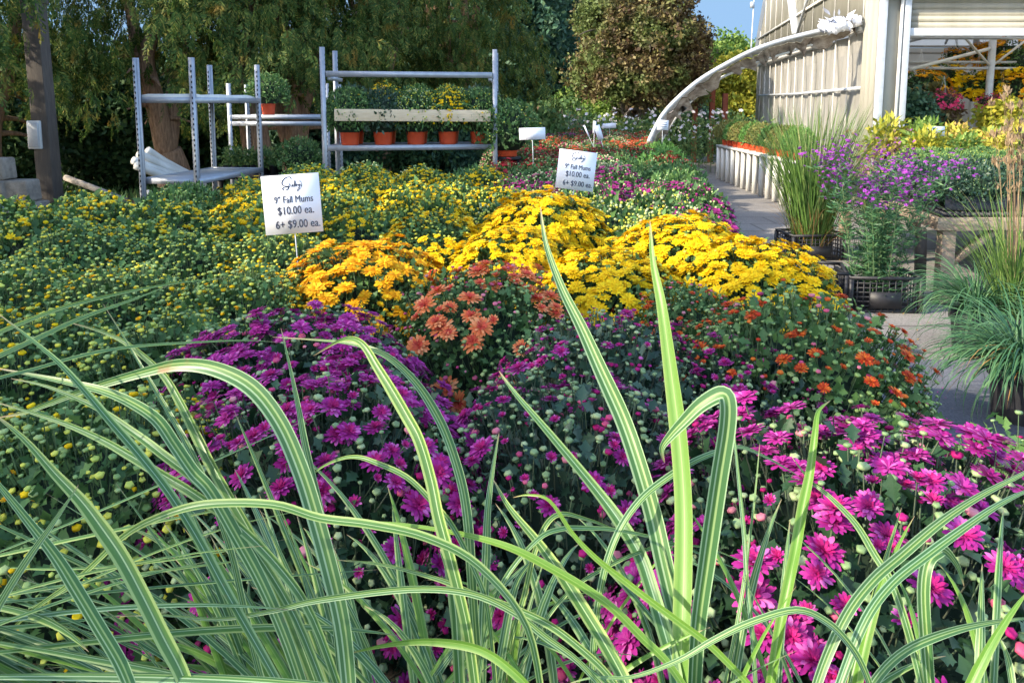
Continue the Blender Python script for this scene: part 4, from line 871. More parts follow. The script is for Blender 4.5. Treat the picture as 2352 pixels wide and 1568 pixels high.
# undergrowth behind the cedars: dark shrubs with the sunny plot beyond showing through
for i, (px, Y, h, wd, mt, lab) in enumerate([(-40, 12.6, 2.3, .9, 'cedard', 'dark shrub at the left edge behind the stone blocks'), (210, 14.3, 2.6, 1.0, 'cedard', 'dark evergreen shrub right of the wooden post'), (300, 14.8, 2.5, 1.0, 'cedard', 'dark evergreen shrub behind the rolled white film'),
        (440, 15.5, 2.4, .9, 'cedard', 'dark shrub behind the left cart'), (730, 14.4, 1.6, .9, 'bluegreen', 'low dark shrub behind the left post of the rack'), (860, 15.0, 2.0, 1.1, 'cedard', 'dark shrub behind the rack'), (980, 15.8, 2.1, 1.2, 'bluegreen', 'bluish shrub behind the rack'), (1090, 17, 2.0, 1.2, 'bluegreen', 'bluish shrub behind the right end of the rack'),
        (520, 16.5, 2.8, .8, 'sunleaf', 'sunlit yellow green shrub seen between two cedar trunks'), (650, 19, 2.6, 1.0, 'sunleaf', 'sunlit shrub glimpsed behind the second cart'), (330, 22, 3.2, 2.0, 'bluegreen', 'large dark shrub far behind the cedars on the left'), (100, 24, 3.6, 2.2, 'bluegreen', 'large shrub far behind the wooden post'), (800, 26, 3.5, 2.4, 'sunleaf', 'sunlit shrub mass far behind the rack'),(1000, 27, 4, 2.4, 'bluegreen', 'big dark shrub far behind the rack')]):
    tree('shrub', lab, 'shrub', P0(px, Y), [(0, 0, h*.45, wd, h*.5), (wd*.6, 0, h*.3, wd*.6, h*.35), (-wd*.4, 0, h*.6, wd*.6, h*.4)], 1000, (.22, .4) if Y < 20 else (.4, .7), mt, None, 'shrubs under the cedars', seed=41+i, shell=.2)
# distant woods ring, one mass
g = G(); N = 9000; a = np.concatenate([R.uniform(D2R(40), D2R(150), N)]); rr_ = R.uniform(62, 74, N); z = R.random(N)**.9*(3.0+1.0*np.sin(a*23)+.7*np.sin(a*51))
g.scatter(CL[0], np.stack([rr_*np.cos(a), rr_*np.sin(a), z], -1), frames(rdir(N)), R.uniform(1.0, 2.0, N)); o = obj('far_woods', g, M['sunleaf']); o['kind'] = 'stuff'
# flowering perennials: tufts of grass with plumes, and a drift of pale blossoms
def blade_mesh(N, r0, L, elev, bend, width, m, seed=0, K_=9, mode=1, name='blades', curl=.2):
    g = G(); P, Wd, sd_ = arching(N, (0, 0, 0), r0, L, elev, (0, 360), bend, width, K_, curl); ribbons(g, P, Wd, sd_, 0, .2, mode); return g, P
def grass_clump(name, label, loc, specs, group=None, s=1, pot=None):
    t = thing(name, label, 'ornamental grass', loc, group)
    for part, N, r0, L, elev, bend, width, mt in specs:
        g, P = blade_mesh(N, r0, L, elev, bend, width, mt)
        if part == 'plumes':
            for k in range(len(P)):
                q = P[k]; nn = 26; f = R.uniform(.72, 1, nn); idx = (f*(len(q)-1)).astype(int); C = q[idx]+R.normal(0, .006, (nn, 3)); d = nrm(np.array([0, 0, 1.])+rdir(nn)*.5); g.scatter(KITE, C, frames_x(d, rdir(nn)), R.uniform(.03, .055, nn))
        link(part, mesh(part, g, [M[mt]]), t)
    return t
for i, (px, Y, h, lab) in enumerate([(1185, 12.5, 2.0, 'tall pale plumed grass right beside the rack'), (1255, 17, 1.9, 'tan plumed grass behind the wide blank card'), (1310, 17.5, 2.0, 'tan plumed grass left of the copper tree'), (1350, 18, 1.5, 'short plumed grass above the thin white card')]):
    p = P0(px, Y); grass_clump('plumed_grass', lab, p, [('blades', 130, .1, (h*.5, h*.8), (60, 88), (10, 60), (.008, .014), 'weed'), ('plumes', 12, .08, (h*.85, h), (78, 89), (3, 20), (.006, .008), 'plume')], 'plumed grasses beyond the bed')
g = G(); N = 240; X = R.uniform(.9, 5.2, N); Yy = R.uniform(17, 21, N); zz_ = R.uniform(.75, 1.5, N); q = R.integers(0, 2, N)
g.scatter(FL_FAR[0], np.stack([X, Yy, zz_], -1), frames(nrm(np.array([0, -.5, .6])+rdir(N)*.5)), R.uniform(.03, .06, N)); stalks(g, np.stack([X, Yy, zz_], -1), np.tile([0, 0, 1.], (N, 1)), zz_*.98, .008, 1)
N2 = 5000; g.scatter(KITE, np.stack([R.uniform(.5, 6, N2), R.uniform(16.5, 21, N2), R.uniform(.2, 1.25, N2)], -1), frames(rdir(N2)), R.uniform(.08, .16, N2), 1)
o = obj('flowering_perennials', g, [M['pale'], M['weed']]); o['kind'] = 'stuff'; o['label'] = 'drift of pale pink and white perennials beyond the far end of the bed'
g = G(); N = 9000; g.scatter(KITE, np.stack([R.uniform(-14, -2.2, N), R.uniform(8, 18, N), np.zeros(N)], -1), frames_x(nrm(rdir(N)*.5+np.array([0, 0, 1.])), rdir(N)), R.uniform(.08, .2, N)); o = obj('ground_cover', g, [M['weed']]); o['kind'] = 'stuff'
# ------------------------------------------------------------------ left side furniture
p = at(120, 448, 7.9); t = thing('wooden_post', 'dark square wooden post standing at the left under the cedar branches', 'post', (p[0], 7.9, 0)); g = G(); bar(g, (p[0], 7.9, .01), (p[0]-.05, 7.9, 2.62), .17, .17, up=(0, 1, 0)); obj('post', g, M['postw'], t, bevel=.008)
g = G(); bar(g, (p[0]-.05, 7.9, 2.62), (p[0]-.05, 7.9, 2.66), .2, .2, up=(0, 1, 0)); obj('cap', g, M['postw'], t, bevel=.006)
q = at(88, 342, 7.85); t = thing('electrical_box', 'grey outlet box fixed to the left side of the wooden post', 'electrical box', (q[0], 7.85, q[2]))
g = G(); box(g, (q[0]-.07, 7.79, q[2]), (q[0]+.07, 7.9, q[2]+.29)); obj('housing', g, M['ltgrey'], t, bevel=.01)
g = G(); box(g, (q[0]-.055, 7.775, q[2]+.02), (q[0]+.055, 7.789, q[2]+.27)); obj('cover', g, M['metal'], t, bevel=.006)
g = G(); tube(g, [(q[0], 7.86, q[2]), (q[0], 7.86, .3)], .013, 8); obj('conduit', g, M['ltgrey'], t)
bl = [(-60, 455, .0), (18, 500, .0), (70, 492, 10), (-10, 470, 0), (8, 432, -6), (38, 452, 4), (2, 400, 3), (60, 470, 30), (-40, 410, 0)]
Bz = [(-.06, 0, 0), (.30, .04, 0), (.62, .1, 0), (-.1, .02, 1), (.22, 0, 1), (.46, .06, 1), (-.08, .03, 2), (.18, .05, 2), (-.1, .02, 3), (.1, .03, 3), (-.12, .02, 4)]
bn = ['rough grey concrete block at the left edge in the bottom course', 'rough concrete block second in the bottom course of the stack', 'rough concrete block at the right end of the bottom course', 'pale concrete block at the left edge of the second course', 'concrete block in the middle of the second course', 'small tilted concrete block ending the second course',
      'concrete block at the left of the third course', 'concrete block at the right of the third course', 'concrete block left in the fourth course', 'short concrete block right in the fourth course', 'topmost concrete block of the stack at the left edge']
o3 = at(20, 365, 7.3)
for (dx, dy, lv), lab in zip(Bz, bn):
    g = G(); L = random.uniform(.14, .17); c = np.array([o3[0]+dx-.05, 7.3+dy, .03+lv*.212]); a = random.uniform(-.2, .2); zb_ = c[2]
    V = []; 
    for k in range(8):
        sx = (-1, 1)[k & 1]*L*random.uniform(.9, 1.05); sy = (-1, 1)[(k >> 1) & 1]*.12*random.uniform(.9, 1.05); sz = .21*((k >> 2) & 1)
        V.append((c[0]+sx*math.cos(a)-sy*math.sin(a), c[1]+sx*math.sin(a)+sy*math.cos(a), zb_+sz))
    g.add(V, [([[0, 2, 3, 1], [4, 5, 7, 6], [0, 1, 5, 4], [2, 6, 7, 3], [0, 4, 6, 2], [1, 3, 7, 5]], 0)]); o = obj('concrete_block', g, M['stone'], bevel=.018); tag(o, lab, 'block', 'concrete blocks stacked at the left')
    o.location.z += .0
p = at(4, 500, 5.4); g = G(); bar(g, (p[0]-.02, 5.4, .01), (p[0]-.02, 5.4, p[2]+.12), .05, .05, up=(0, 1, 0)); o = obj('metal_post', g, M['metal']); tag(o, 'pale blue grey metal post end at the left edge above the flowers', 'post')
t_ = bpy.data.objects['plant_cart'] if 'plant_cart' in bpy.data.objects else None
# rolled white film, bundle leaning
t = thing('film_roll', 'bundle of rolled white plastic film leaning behind the left cart', 'film roll', at(420, 400, 9.6)*np.array([1, 1, 0]))
for k, (a, b) in enumerate([((305, 368, 9.2), (470, 425, 9.9)), ((318, 352, 9.3), (450, 412, 9.9)), ((338, 345, 9.45), (440, 405, 10.0)), ((312, 380, 9.1), (460, 430, 9.8))]):
    g = G(); tube(g, spline([at(*a), (at(*a)+at(*b))/2+np.array([0, 0, -.02]), at(*b)], 5), [.05]*5+[.055]*5+[.045], 12); obj('roll', g, M['pvc'], t, True)
g = G(); tube(g, [at(150, 408, 8.6), at(215, 432, 8.5), at(290, 462, 8.4)], .035, 10); o = obj('grey_pipe', g, M['stone']); tag(o, 'pale grey pipe lying slanted right of the wooden post', 'pipe')
g = G(); tube(g, [at(338, 446, 8.8), at(362, 462, 8.7)], .055, 12); o = obj('pipe_offcut', g, M['pvc']); tag(o, 'short pale pipe end lying at the foot of the left cart', 'pipe')
# carts
def cart(label, c, ex, ey, L, D, H, shelves, tops=None, board=False):
    """c: front-left corner, ex along the long side, ey along depth; shelves: (height, thickness)"""
    c = np.array([c[0], c[1], 0.]); ex = nrm(np.array([*ex, 0.])); ey = nrm(np.array([*ey, 0.])); up = np.array([0, 0, 1.])
    t = thing('plant_cart', label, 'plant cart', c+ex*L/2+ey*D/2, 'galvanised plant carts')
    for i in (0, 1):
        for j in (0, 1):
            b = c+ex*L*i+ey*D*j; g = G(); h = H; bar(g, b+up*.14, b+up*h, .05, .028, 0, up=ey); bar(g, b+up*.14+ey*(.02*(1 if j == 0 else -1)), b+up*h+ey*(.02*(1 if j == 0 else -1)), .018, .03, 0, up=ey)
            z = .3
            while z < h-.05:
                bar(g, b+up*z+ex*.026, b+up*(z+.022)+ex*.026, .004, .012, 1, up=ey); bar(g, b+up*z-ex*.026, b+up*(z+.022)-ex*.026, .004, .012, 1, up=ey); z += .05
            obj('post', g, [M['metal'], M['metald']], t)
            g = G(); w0 = b+up*.062; A = ey; th = np.linspace(0, 2*np.pi, 17)
            tube(g, [w0-ex*.016, w0+ex*.016], .058, 18); obj('wheel', g, M['blk'], t); 
            g = G(); bar(g, b+up*.1, b+up*.139, .03, .09, 0, up=ey); obj('fork', g, M['metal'], t)
    for z, mt, kind in [(.17, 'metal', 'deck')]+[(s_, 'metal', 'shelf') for s_ in shelves]:
        g = G(); a = c+up*z
        for q0, q1 in ((a-ey*.0, a+ex*L-ey*.0), (a+ey*D, a+ex*L+ey*D), (a+ex*.03, a+ex*.03+ey*D), (a+ex*(L-.03), a+ex*(L-.03)+ey*D)): bar(g, q0, q1, .03, .055)
        V = [a+ex*.03+up*.0, a+ex*(L-.03), a+ex*(L-.03)+ey*D, a+ex*.03+ey*D]; lo = [v+up*.01 for v in V]; hi = [v+up*.022 for v in V]
        g.add(lo+hi, [([[0, 3, 2, 1], [4, 5, 6, 7], [0, 1, 5, 4], [1, 2, 6, 5], [2, 3, 7, 6], [3, 0, 4, 7]], 0)])
        obj(kind, g, M[mt], t)
    return t, c, ex, ey
cart('galvanised cart at the left seen end on, empty shelf at eye height', (-3.6, 7.35), (.13, .99), (.99, -.1), 1.35, .57, 2.04, (1.64, .86))
g = G(); cA = np.array([-3.6, 7.35, 1.655]); ea = nrm(np.array([.13, .99, 0])); eb = nrm(np.array([.99, -.1, 0])); n = 12; V = []
for i in range(n+1):
    for j in range(2): q = cA+ea*(.02+1.3*i/n)+eb*(.03+.51*j); V += [q+[0, 0, .035+.012*math.sin(i*1.3+j)], q+[0, 0, -.02-.02*math.sin(i*.9+j*2)**2]]
F = []
for i in range(n): a = 4*i; b = a+4; F += [[a, b, b+2, a+2], [a+1, a+3, b+3, b+1], [a, a+1, b+1, b], [a+2, b+2, b+3, a+3]]
F += [[0, 2, 3, 1], [4*n, 4*n+1, 4*n+3, 4*n+2]]; g.add(V, [(F, 0)]); o = obj('lit_deck_sheet', g, M['pvc']); tag(o, 'added pale sagging sheet standing for the white-lit shelf deck of the left cart', 'shelf sheet')  # added sheet, its pale colour stands for the light on the deck
tB, cB, exB, eyB = cart('galvanised cart behind the left one carrying a potted mum', (-3.55, 9.6), (1, .02), (.05, 1), 1.22, .57, 1.86, (1.44, 1.36))
Cx = at(745, 300, 8.0)[0]; Dx = at(1137, 300, 8.35)[0]; Lc = math.hypot(Dx-Cx, .35)
tC, cC, exC, eyC = cart('large galvanised rack holding orange potted mums behind a wooden board', (Cx, 8.0), (Dx-Cx, .35), (.0, 1), Lc, .58, 2.19, (1.14,))
g = G(); up = np.array([0, 0, 1.]); z = 1.915; bar(g, cC+exC*.03+up*z, cC+exC*(Lc-.03)+up*z, .035, .06); obj('crossbar', g, M['metal'], tC)
g = G(); z = 1.87
for q in (.06, Lc-.06): bar(g, cC+exC*q+up*z, cC+exC*q+eyC*.58+up*z, .03, .04)
obj('end_bracket', g, M['metal'], tC)
g = G(); a = cC-eyC*.06; bar(g, a+exC*.12+up*1.49, a+exC*(Lc-.05)+up*1.475, .03, .125); o = obj('board', g, M['pine'], bevel=.003); tag(o, 'pale new wooden board fixed across the front of the big rack', 'board')
g = G()
for k in range(5): box(g, (cC[0]+.3*k, 0, 0), (cC[0]+.3*k+.01, .01, .01)) if False else None
for k in range(10):
    j, r = k % 5, k//5; q = cC+exC*(.22+j*(Lc-.4)/4)+eyC*(.2+.25*r); kd = ['ybudg', 'dark', 'ypale', 'yopen', 'ybudg'][j] if r == 0 else ['dark', 'yopen', 'ybudg', 'ybud', 'dark'][j]
    lab = f"{['green', 'dark green', 'pale budded', 'yellow flowering', 'bushy green'][j]} mum, {['first','second','third','fourth','fifth'][j]} from left in the rack's {['front','back'][r]} row"
    make_far(kd, lab, (q[0], q[1], 1.163), random.uniform(0, 6), 1.0, k % 2, 'potted mums on the big rack', None, .11 if r == 0 else .15, .84)
q = at(1165, 330, 8.4); make_far('ybudg', 'bushy green potted mum bulging out right of the big rack', (q[0], 8.55, 1.02), 1, 1.15, 0, 'potted mums around the carts', None, .05)
t = thing('plant_stand', 'small dark stand behind the right end of the big rack', 'stand', (q[0], 8.55, 0)); g = G(); box(g, (q[0]-.15, 8.4, .99), (q[0]+.15, 8.7, 1.018)); obj('top', g, M['blk'], t)
for a in (-1, 1):
    for b in (-1, 1): g = G(); box(g, (q[0]+a*.12-.015, 8.55+b*.12-.015, .01), (q[0]+a*.12+.015, 8.55+b*.12+.015, .99)); obj('leg', g, M['blk'], t)
p = at(617, 262, 9.85); make_far('green', 'round green mum in an orange pot on top of the second cart', (p[0], 9.85, 1.466), 2, .82, 0, 'potted mums around the carts', None, .15)
# low dark table behind the carts
t = thing('display_table', 'low dark table behind the left carts holding a seedling tray', 'table', (-2.6, 9.0, 0)); g = G(); box(g, (-3.45, 8.75, .74), (-1.95, 9.45, .78)); obj('table_top', g, M['blk'], t)
for a in (-3.4, -2.0):
    for b in (8.8, 9.4): g = G(); box(g, (a-.03, b-.03, .01), (a+.03, b+.03, .739)); obj('leg', g, M['blk'], t)
t = thing('seedling_tray', 'black tray of leafy green seedlings behind the left cart', 'seedling tray', (-3.1, 9.05, .782)); g = G()
for i in range(6):
    for j in range(3): lathe(g, [(0, 0), (.035, 0), (.047, .1), (.05, .1), (.05, .105), (.044, .105), (.042, .09), (0, .088)], 10, (-3.38+.112*i, 8.93+.112*j, .784))
obj('cells', g, M['blk'], t)
g = G(); N = 1500; P = np.stack([R.uniform(-3.42, -2.77, N), R.uniform(8.88, 9.2, N), .87+R.random(N)*.22*(.6+.4*np.sin(R.uniform(0, 9, N)))], -1); g.scatter(LEAF2, P, frames_x(nrm(rdir(N)+np.array([0, 0, .5])), rdir(N)), R.uniform(.04, .07, N)); obj('seedlings', g, [M['weed']], t, kind='stuff')
p = at(683, 385, 8.95); make_far('green', 'round dark green mum in an orange pot right of the seedling tray', (p[0], 9.05, .782), 0, .86, 1, 'potted mums around the carts')
# ------------------------------------------------------------------ right side: path plants
def pot_at(t, z0=0): link('pot', POTB, t)
p = atz(1872, 598, .0); X0, Y0 = p[0], p[1]
crate('plastic_crate', 'black plastic crate holding the tall green grass beside the path', 'crate', (X0, Y0+.15, .01), .56, .4, .27, .1, 'black crates of potted plants')
t = grass_clump('tall_grass', 'tall green grass with tan base standing in a black crate by the path', (X0, Y0+.15, .03), [('blades', 620, .17, (1.2, 1.95), (72, 90), (3, 38), (.007, .012), 'grassg'), ('dry_blades', 160, .17, (.3, .9), (60, 88), (10, 70), (.005, .009), 'dry'), ('flower_stalks', 14, .12, (1.8, 2.1), (72, 86), (5, 30), (.004, .006), 'grassg')], 'potted grasses beside the path')
for k, (dx, dy) in enumerate(((-.13, 0), (.13, .02))):
    o = link('pot', POTB, t, (dx, dy, 0)); o.scale = (1.1, 1.1, 1.1)
p = atz(2030, 722, .0); X0, Y0 = p[0], p[1]
crate('plastic_crate', 'black slatted crate under the purple aster beside the wooden bench', 'crate', (X0+.03, Y0+.2, .01), .52, .36, .28, -.08, 'black crates of potted plants')
crate('plastic_crate', 'black crate turned sideways left of the aster crate', 'crate', (X0-.3, Y0+.3, .01), .2, .4, .3, -.3, 'black crates of potted plants')
t = thing('aster', 'tall feathery aster with violet flower heads in a black crate', 'flower', (X0+.02, Y0+.2, .03), 'potted plants beside the path')
g, P = blade_mesh(46, .16, (.75, 1.2), (66, 88), (0, 40), (.005, .008), 'grassg', K_=12); 
g = G(); Ps, Wd, sd_ = arching(46, (0, 0, 0), .16, (.9, 1.38), (76, 90), (0, 360), (0, 32), (.005, .007), 12); ribbons(g, Ps, Wd, sd_, 0, .2, 1); link('stems', mesh('stems', g, [M['stem']]), t)
g = G(); N = 5200; k = R.integers(0, 46, N); s = R.uniform(.1, .96, N); idx = (s*11).astype(int); C = Ps[k, idx]; C = C+(Ps[k, np.minimum(idx+1, 11)]-C)*(s*11-idx)[:, None]; d = nrm(rdir(N)*np.array([1, 1, .5])+np.array([0, 0, .35]))
g.scatter(T(KITE[0]*np.array([1, .45, 1]), KITE[1]), C, frames_x(d, rdir(N)), R.uniform(.05, .1, N)); link('foliage', mesh('foliage', g, [M['grassb']]), t)
g = G(); N = 1100; k = R.integers(0, 46, N); C = Ps[k, -1]+R.normal(0, .055, (N, 3)); q = C[:, 2] > .8; C = C[q]; g.scatter(FL_FAR[0], C, frames(nrm(np.array([0, 0, 1.])+rdir(len(C))*.7)), R.uniform(.01, .018, len(C))); link('flowers', mesh('flowers', g, [M['aster']]), t, kind='stuff')
for dx in (-.11, .12): link('pot', POTB, t, (dx, 0, 0))
# fountain grass at the right edge
p = atz(2340, 985, 0.0); X0, Y0 = p[0]+.08, p[1]+.12
t = grass_clump('fountain_grass', 'low blue green fountain grass drooping over its pot at the right edge', (X0, Y0, .0), [('blades', 560, .08, (.45, .72), (25, 80), (70, 150), (.006, .010), 'grassb'), ('dry_blades', 22, .06, (.4, .65), (20, 60), (60, 120), (.004, .007), 'dry')], 'potted grasses beside the path')
for o in t.children: o.location = (0, 0, .26)
o = link('pot', POTB, t); o.scale = (1.35, 1.35, 1.4)
p = atz(2260, 850, 0.0); X1, Y1 = p[0]+.12, p[1]+.3
t = grass_clump('fountain_grass', 'blue green grass with drooping leaves in a black pot behind the edge one', (X1, Y1, 0), [('blades', 380, .08, (.4, .66), (30, 80), (60, 140), (.005, .009), 'grassb')], 'potted grasses beside the path')
for o in t.children: o.location = (0, 0, .27)
o = link('pot', POTB, t); o.scale = (1.35, 1.35, 1.4)
p = atz(2365, 850, 0.0)
t = grass_clump('feather_grass', 'tall tan feather reed grass rising at the right edge of the photo', (p[0]+.05, p[1]+.25, 0), [('blades', 260, .1, (.6, 1.1), (65, 89), (5, 60), (.004, .008), 'grassg'), ('plumes', 40, .08, (1.35, 1.85), (81, 90), (0, 10), (.003, .005), 'plume')], 'potted grasses beside the path')
for o in t.children: o.location = (0, 0, .24)
o = link('pot', POTB, t); o.scale = (1.35, 1.35, 1.4)
# wooden bench with trays of small mums
bo = at(2150, 600, 5.95); o_ = np.array([bo[0], 5.95]); e1 = BD; e2 = np.array([.995, .02]); Bz_ = .72
P3 = lambda a, b, z: np.array([*(o_+e1*a+e2*b), z])
t = thing('wooden_bench', 'weathered wooden plant bench with diagonal brace at the right', 'bench', (o_[0], o_[1], 0))
g = G(); bar(g, P3(0, -.02, Bz_-.06), P3(0, 2.6, Bz_-.06), .045, .1); obj('front_rail', g, M['woodh'], t, bevel=.004)
g = G(); bar(g, P3(.05, 0, Bz_-.06), P3(3.1, 0, Bz_-.06), .045, .1); obj('side_rail', g, M['wood'], t, bevel=.004)
g = G(); bar(g, P3(3.12, -.02, Bz_-.06), P3(3.12, 2.6, Bz_-.06), .045, .1); obj('back_rail', g, M['woodh'], t, bevel=.004)
for a, b, nm in ((.05, .09, ''), (.05, 2.4, ''), (1.55, .09, ''), (3.0, .09, ''), (3.0, 2.4, '')):
    g = G(); bar(g, P3(a, b, .012), P3(a, b, Bz_-.112), .11, .09, up=(0, 1, 0)); obj('leg', g, M['wood'], t, bevel=.005)
g = G(); bar(g, P3(.05, .14, .34), P3(.05, .48, Bz_-.115), .04, .09, up=(0, 1, 0)); obj('brace', g, M['wood'], t)
g = G(); bar(g, P3(.3, .0, .05), P3(.05, -.12, Bz_-.115), .08, .04, up=(0, 1, 0)); obj('brace', g, M['postw'], t)
g = G()
for i in range(46): bar(g, P3(0, .02+i*.056, Bz_+.008), P3(3.1, .02+i*.056, Bz_+.008), .016, .03)
for i in range(9): bar(g, P3(.02+i*.38, 0, Bz_+.006), P3(.02+i*.38, 2.55, Bz_+.006), .012, .016)
obj('mesh_top', g, M['blk'], t)
TR_ = []
for i in range(7):
    for j in range(4):
        q = P3(.3+i*.42, .32+j*.58, Bz_+.026)
        if j == 0 and i < 4 or j > 0:
            t = thing('carry_tray', f"black carry tray on the wooden bench, {ORD[i]} row back, {ORD[j]} from the left", 'tray', q, 'black carry trays on the wooden bench')
            g = G(); box(g, q+[-.25, -.17, 0], q+[.25, .17, .012]); 
            for (x0, y0, x1, y1) in ((-.25, -.17, .25, -.17), (-.25, .17, .25, .17)):
                n = 20; xs = np.linspace(x0, x1, n+1); zt = .075+.05*np.abs(np.cos(np.linspace(0, 2*np.pi, n+1))); V = [(q[0]+x, q[1]+y0-.002, q[2]+.012) for x in xs]+[(q[0]+x, q[1]+y0, q[2]+z_) for x, z_ in zip(xs, zt)]
                V += [(a, b+.004, c) for a, b, c in V]; m = n+1; F = [[k, k+1, m+k+1, m+k] for k in range(n)]+[[2*m+k, 3*m+k, 3*m+k+1, 2*m+k+1] for k in range(n)]+[[m+k, m+k+1, 3*m+k+1, 3*m+k] for k in range(n)]; g.add(V, [(F, 0)])
            obj('tray', g, M['blk'], t)
            for k in (-1, 1):
                kd = 'dark' if i < 3 else 'ybudg'
                make_far(kd, f"small {['dark', 'fresh'][i > 2]} green mum on the wooden bench, {ORD[i]} row back, {ORD[2*j+(k > 0)]} from left", q+[k*.125, 0, .014], random.uniform(0, 6), random.uniform(.62, .72), (i+j) % 2, 'small mums on the wooden bench', POTB)
# ------------------------------------------------------------------ bench on white pipes with orange pots
A0 = atz(1790, 470, 0); A1 = atz(1648, 412, 0); A0 = A0[:2]; A1 = A1[:2]; dA = A1-A0; LA = np.linalg.norm(dA); dA /= LA; nA = np.array([dA[1], -dA[0]])
S0 = -.5; t = thing('pipe_bench', 'long plant bench on many white pipe legs before the greenhouse', 'bench', (*A0, 0)); zt = .72
g = G(); Q = lambda s, r, z: np.array([*(A0+dA*s+nA*r), z]); bar(g, Q(S0, .28, zt), Q(LA+.1, .28, zt), .62, .04); obj('bench_top', g, M['pvc'], t)
nl = 13
for i in range(nl):
    for r in ((.02, .5) if i % 2 == 0 else (.02,)): g = G(); s = S0+.05+(LA+.5)*i/(nl-1); tube(g, [Q(s, r, .01), Q(s, r, zt-.02)], .045, 12); obj('leg', g, M['pvc'], t, True)
nm = 12
for i in range(nm):
    s = S0+.15+(LA+.35)*i/(nm-1); q = Q(s, .16, zt+.022); make_far('bronze' if i % 3 else 'lime', f"{['fresh green','bronze green'][int(i % 3 > 0)]} mum in an orange pot, {ORD[i]} from the near end of the pipe bench", q, i, .84, i % 2, 'orange potted mums on the pipe bench', None, .12, .95)
# ------------------------------------------------------------------ greenhouse
C0 = np.array([5.2, 11.0]); gd = np.array([.18, .984]); WG = 12.6; nL = np.array([-.984, .18])
def hg(t): return 3.3+3.3*(1-abs(2*t/WG-1)**1.8)
def GW(t, s, z, o=0.0): q = C0+gd*t+np.array([1., 0])*s+nL*o; return np.array([q[0], q[1], z])
def wallpt(px, py, o=0.0):
    r = ray(px, py); b = C0+nL*o; k = (nL@b)/(nL@r[:2]); return np.array([0, 0, CAMH])+r*k
gh = thing('greenhouse', 'large film covered greenhouse with open front on the right', 'greenhouse', (C0[0], C0[1], 0))
g = G(); ts = np.linspace(0, WG, 40)
def strip(g, t0, t1, z0, z1f, o0=0, n=1, m=0, th=.03):
    tt = np.linspace(t0, t1, n+1)
    for a, b in zip(tt[:-1], tt[1:]):
        V = [GW(a, 0, z0, o0), GW(b, 0, z0, o0), GW(b, 0, z1f(b), o0), GW(a, 0, z1f(a), o0)]; V += [v-np.array([nL[0], nL[1], 0])*th for v in V]
        g.add(V, [([[0, 3, 2, 1], [4, 5, 6, 7], [0, 1, 5, 4], [2, 3, 7, 6]], m)])
OT0, OT1, OZ0, OZ1 = .75, 12.1, .35, 2.72
strip(g, 0, OT0, .01, hg, n=3); strip(g, OT1, WG, .01, hg, n=3); strip(g, OT0, OT1, OZ1, hg, n=30); strip(g, OT0, OT1, .01, lambda t: OZ0, n=1); obj('end_wall', g, M['film'], gh)
g = G(); n = 46
for i in range(n):   # loose side curtain, gently billowed, set back in its opening
    a, b = OT0+(OT1-OT0)*i/n, OT0+(OT1-OT0)*(i+1)/n; zs = np.linspace(OZ0, OZ1, 9)
    f = lambda t, z: -.09-.03*math.sin(t*6.6)*math.sin((z-OZ0)*3)-.012*math.sin(t*21+z*4)
    for z0, z1 in zip(zs[:-1], zs[1:]): g.add([GW(a, 0, z0, f(a, z0)), GW(b, 0, z0, f(b, z0)), GW(b, 0, z1, f(b, z1)), GW(a, 0, z1, f(a, z1))], [([[0, 3, 2, 1]], 0)])
obj('side_curtain', g, M['film2'], gh)
for i in range(13):
    t = OT0+(OT1-OT0)*i/12; g = G(); bar(g, GW(t, 0, OZ1+.05, .012), GW(t, 0, hg(t)-.02, .012), .045, .02, up=(*nL, 0)); 
    bar(g, GW(t, 0, OZ0, -.03), GW(t, 0, OZ1, -.03), .03, .02, up=(*nL, 0)); obj('wall_rib', g, M['rib'], gh)
g = G(); tube(g, [GW(OT0, 0, 1.85, -.0), GW(6, 0, 1.83, -.02), GW(OT1, 0, 1.86, 0)], .028, 8); obj('curtain_rail', g, M['ltgrey'], gh, True)
g = G(); bar(g, GW(OT0, 0, OZ1+.02, .035), GW(OT1, 0, OZ1+.02, .035), .06, .07); bar(g, GW(0, 0, 3.55, .035), GW(WG, 0, 3.55, .035), .03, .05); obj('wall_rail', g, M['rib'], gh)
g = G(); a, b, c_ = wallpt(1812, -60, .06), wallpt(1831, 78, .06), wallpt(1872, -60, .06); bar(g, a, b, .05, .22, up=(*nL, 0)); bar(g, c_, b, .04, .05, up=(*nL, 0)); obj('diagonal_strut', g, M['ltgrey'], gh)
for nm, s, w_, mt in (('corner_post', .04, .09, 'ltgrey'), ('door_post', .37, .10, 'ltgrey')):
    g = G(); bar(g, GW(0, s, .01)-[0, .06, 0], GW(0, s, 3.3)-[0, .06, 0], .09, w_, up=(0, 1, 0)); obj(nm, g, M[mt], gh, bevel=.006)
g = G(); tube(g, [GW(0, .28, .6)-[0, .1, 0], GW(0, .285, 3.3)-[0, .1, 0]], .022, 10); obj('down_pipe', g, M['pvc'], gh, True)
g = G(); V0, V1 = GW(0, .06, .01), GW(0, .34, .01); box(g, (V0[0], 10.97, .01), (V1[0], 11.0, 3.3)); obj('corner_panel', g, M['film'], gh)
g = G(); x0 = C0[0]+.42; box(g, (x0, 10.92, 2.56), (x0+16, 11.0, 2.67)); obj('header_beam', g, M['ltgrey'], gh, bevel=.005)
g = G(); 
for k in range(5): zc = 2.672+.086*k; box(g, (x0, 10.95-.004*(k % 2), zc), (x0+16, 10.985, zc+.084))
obj('header_panel', g, M['film'], gh)
g = G(); box(g, (C0[0]-.05, 10.8, 3.11), (x0+16, 10.94, 3.24)); obj('gutter', g, M['ltgrey'], gh, bevel=.01)
g = G()
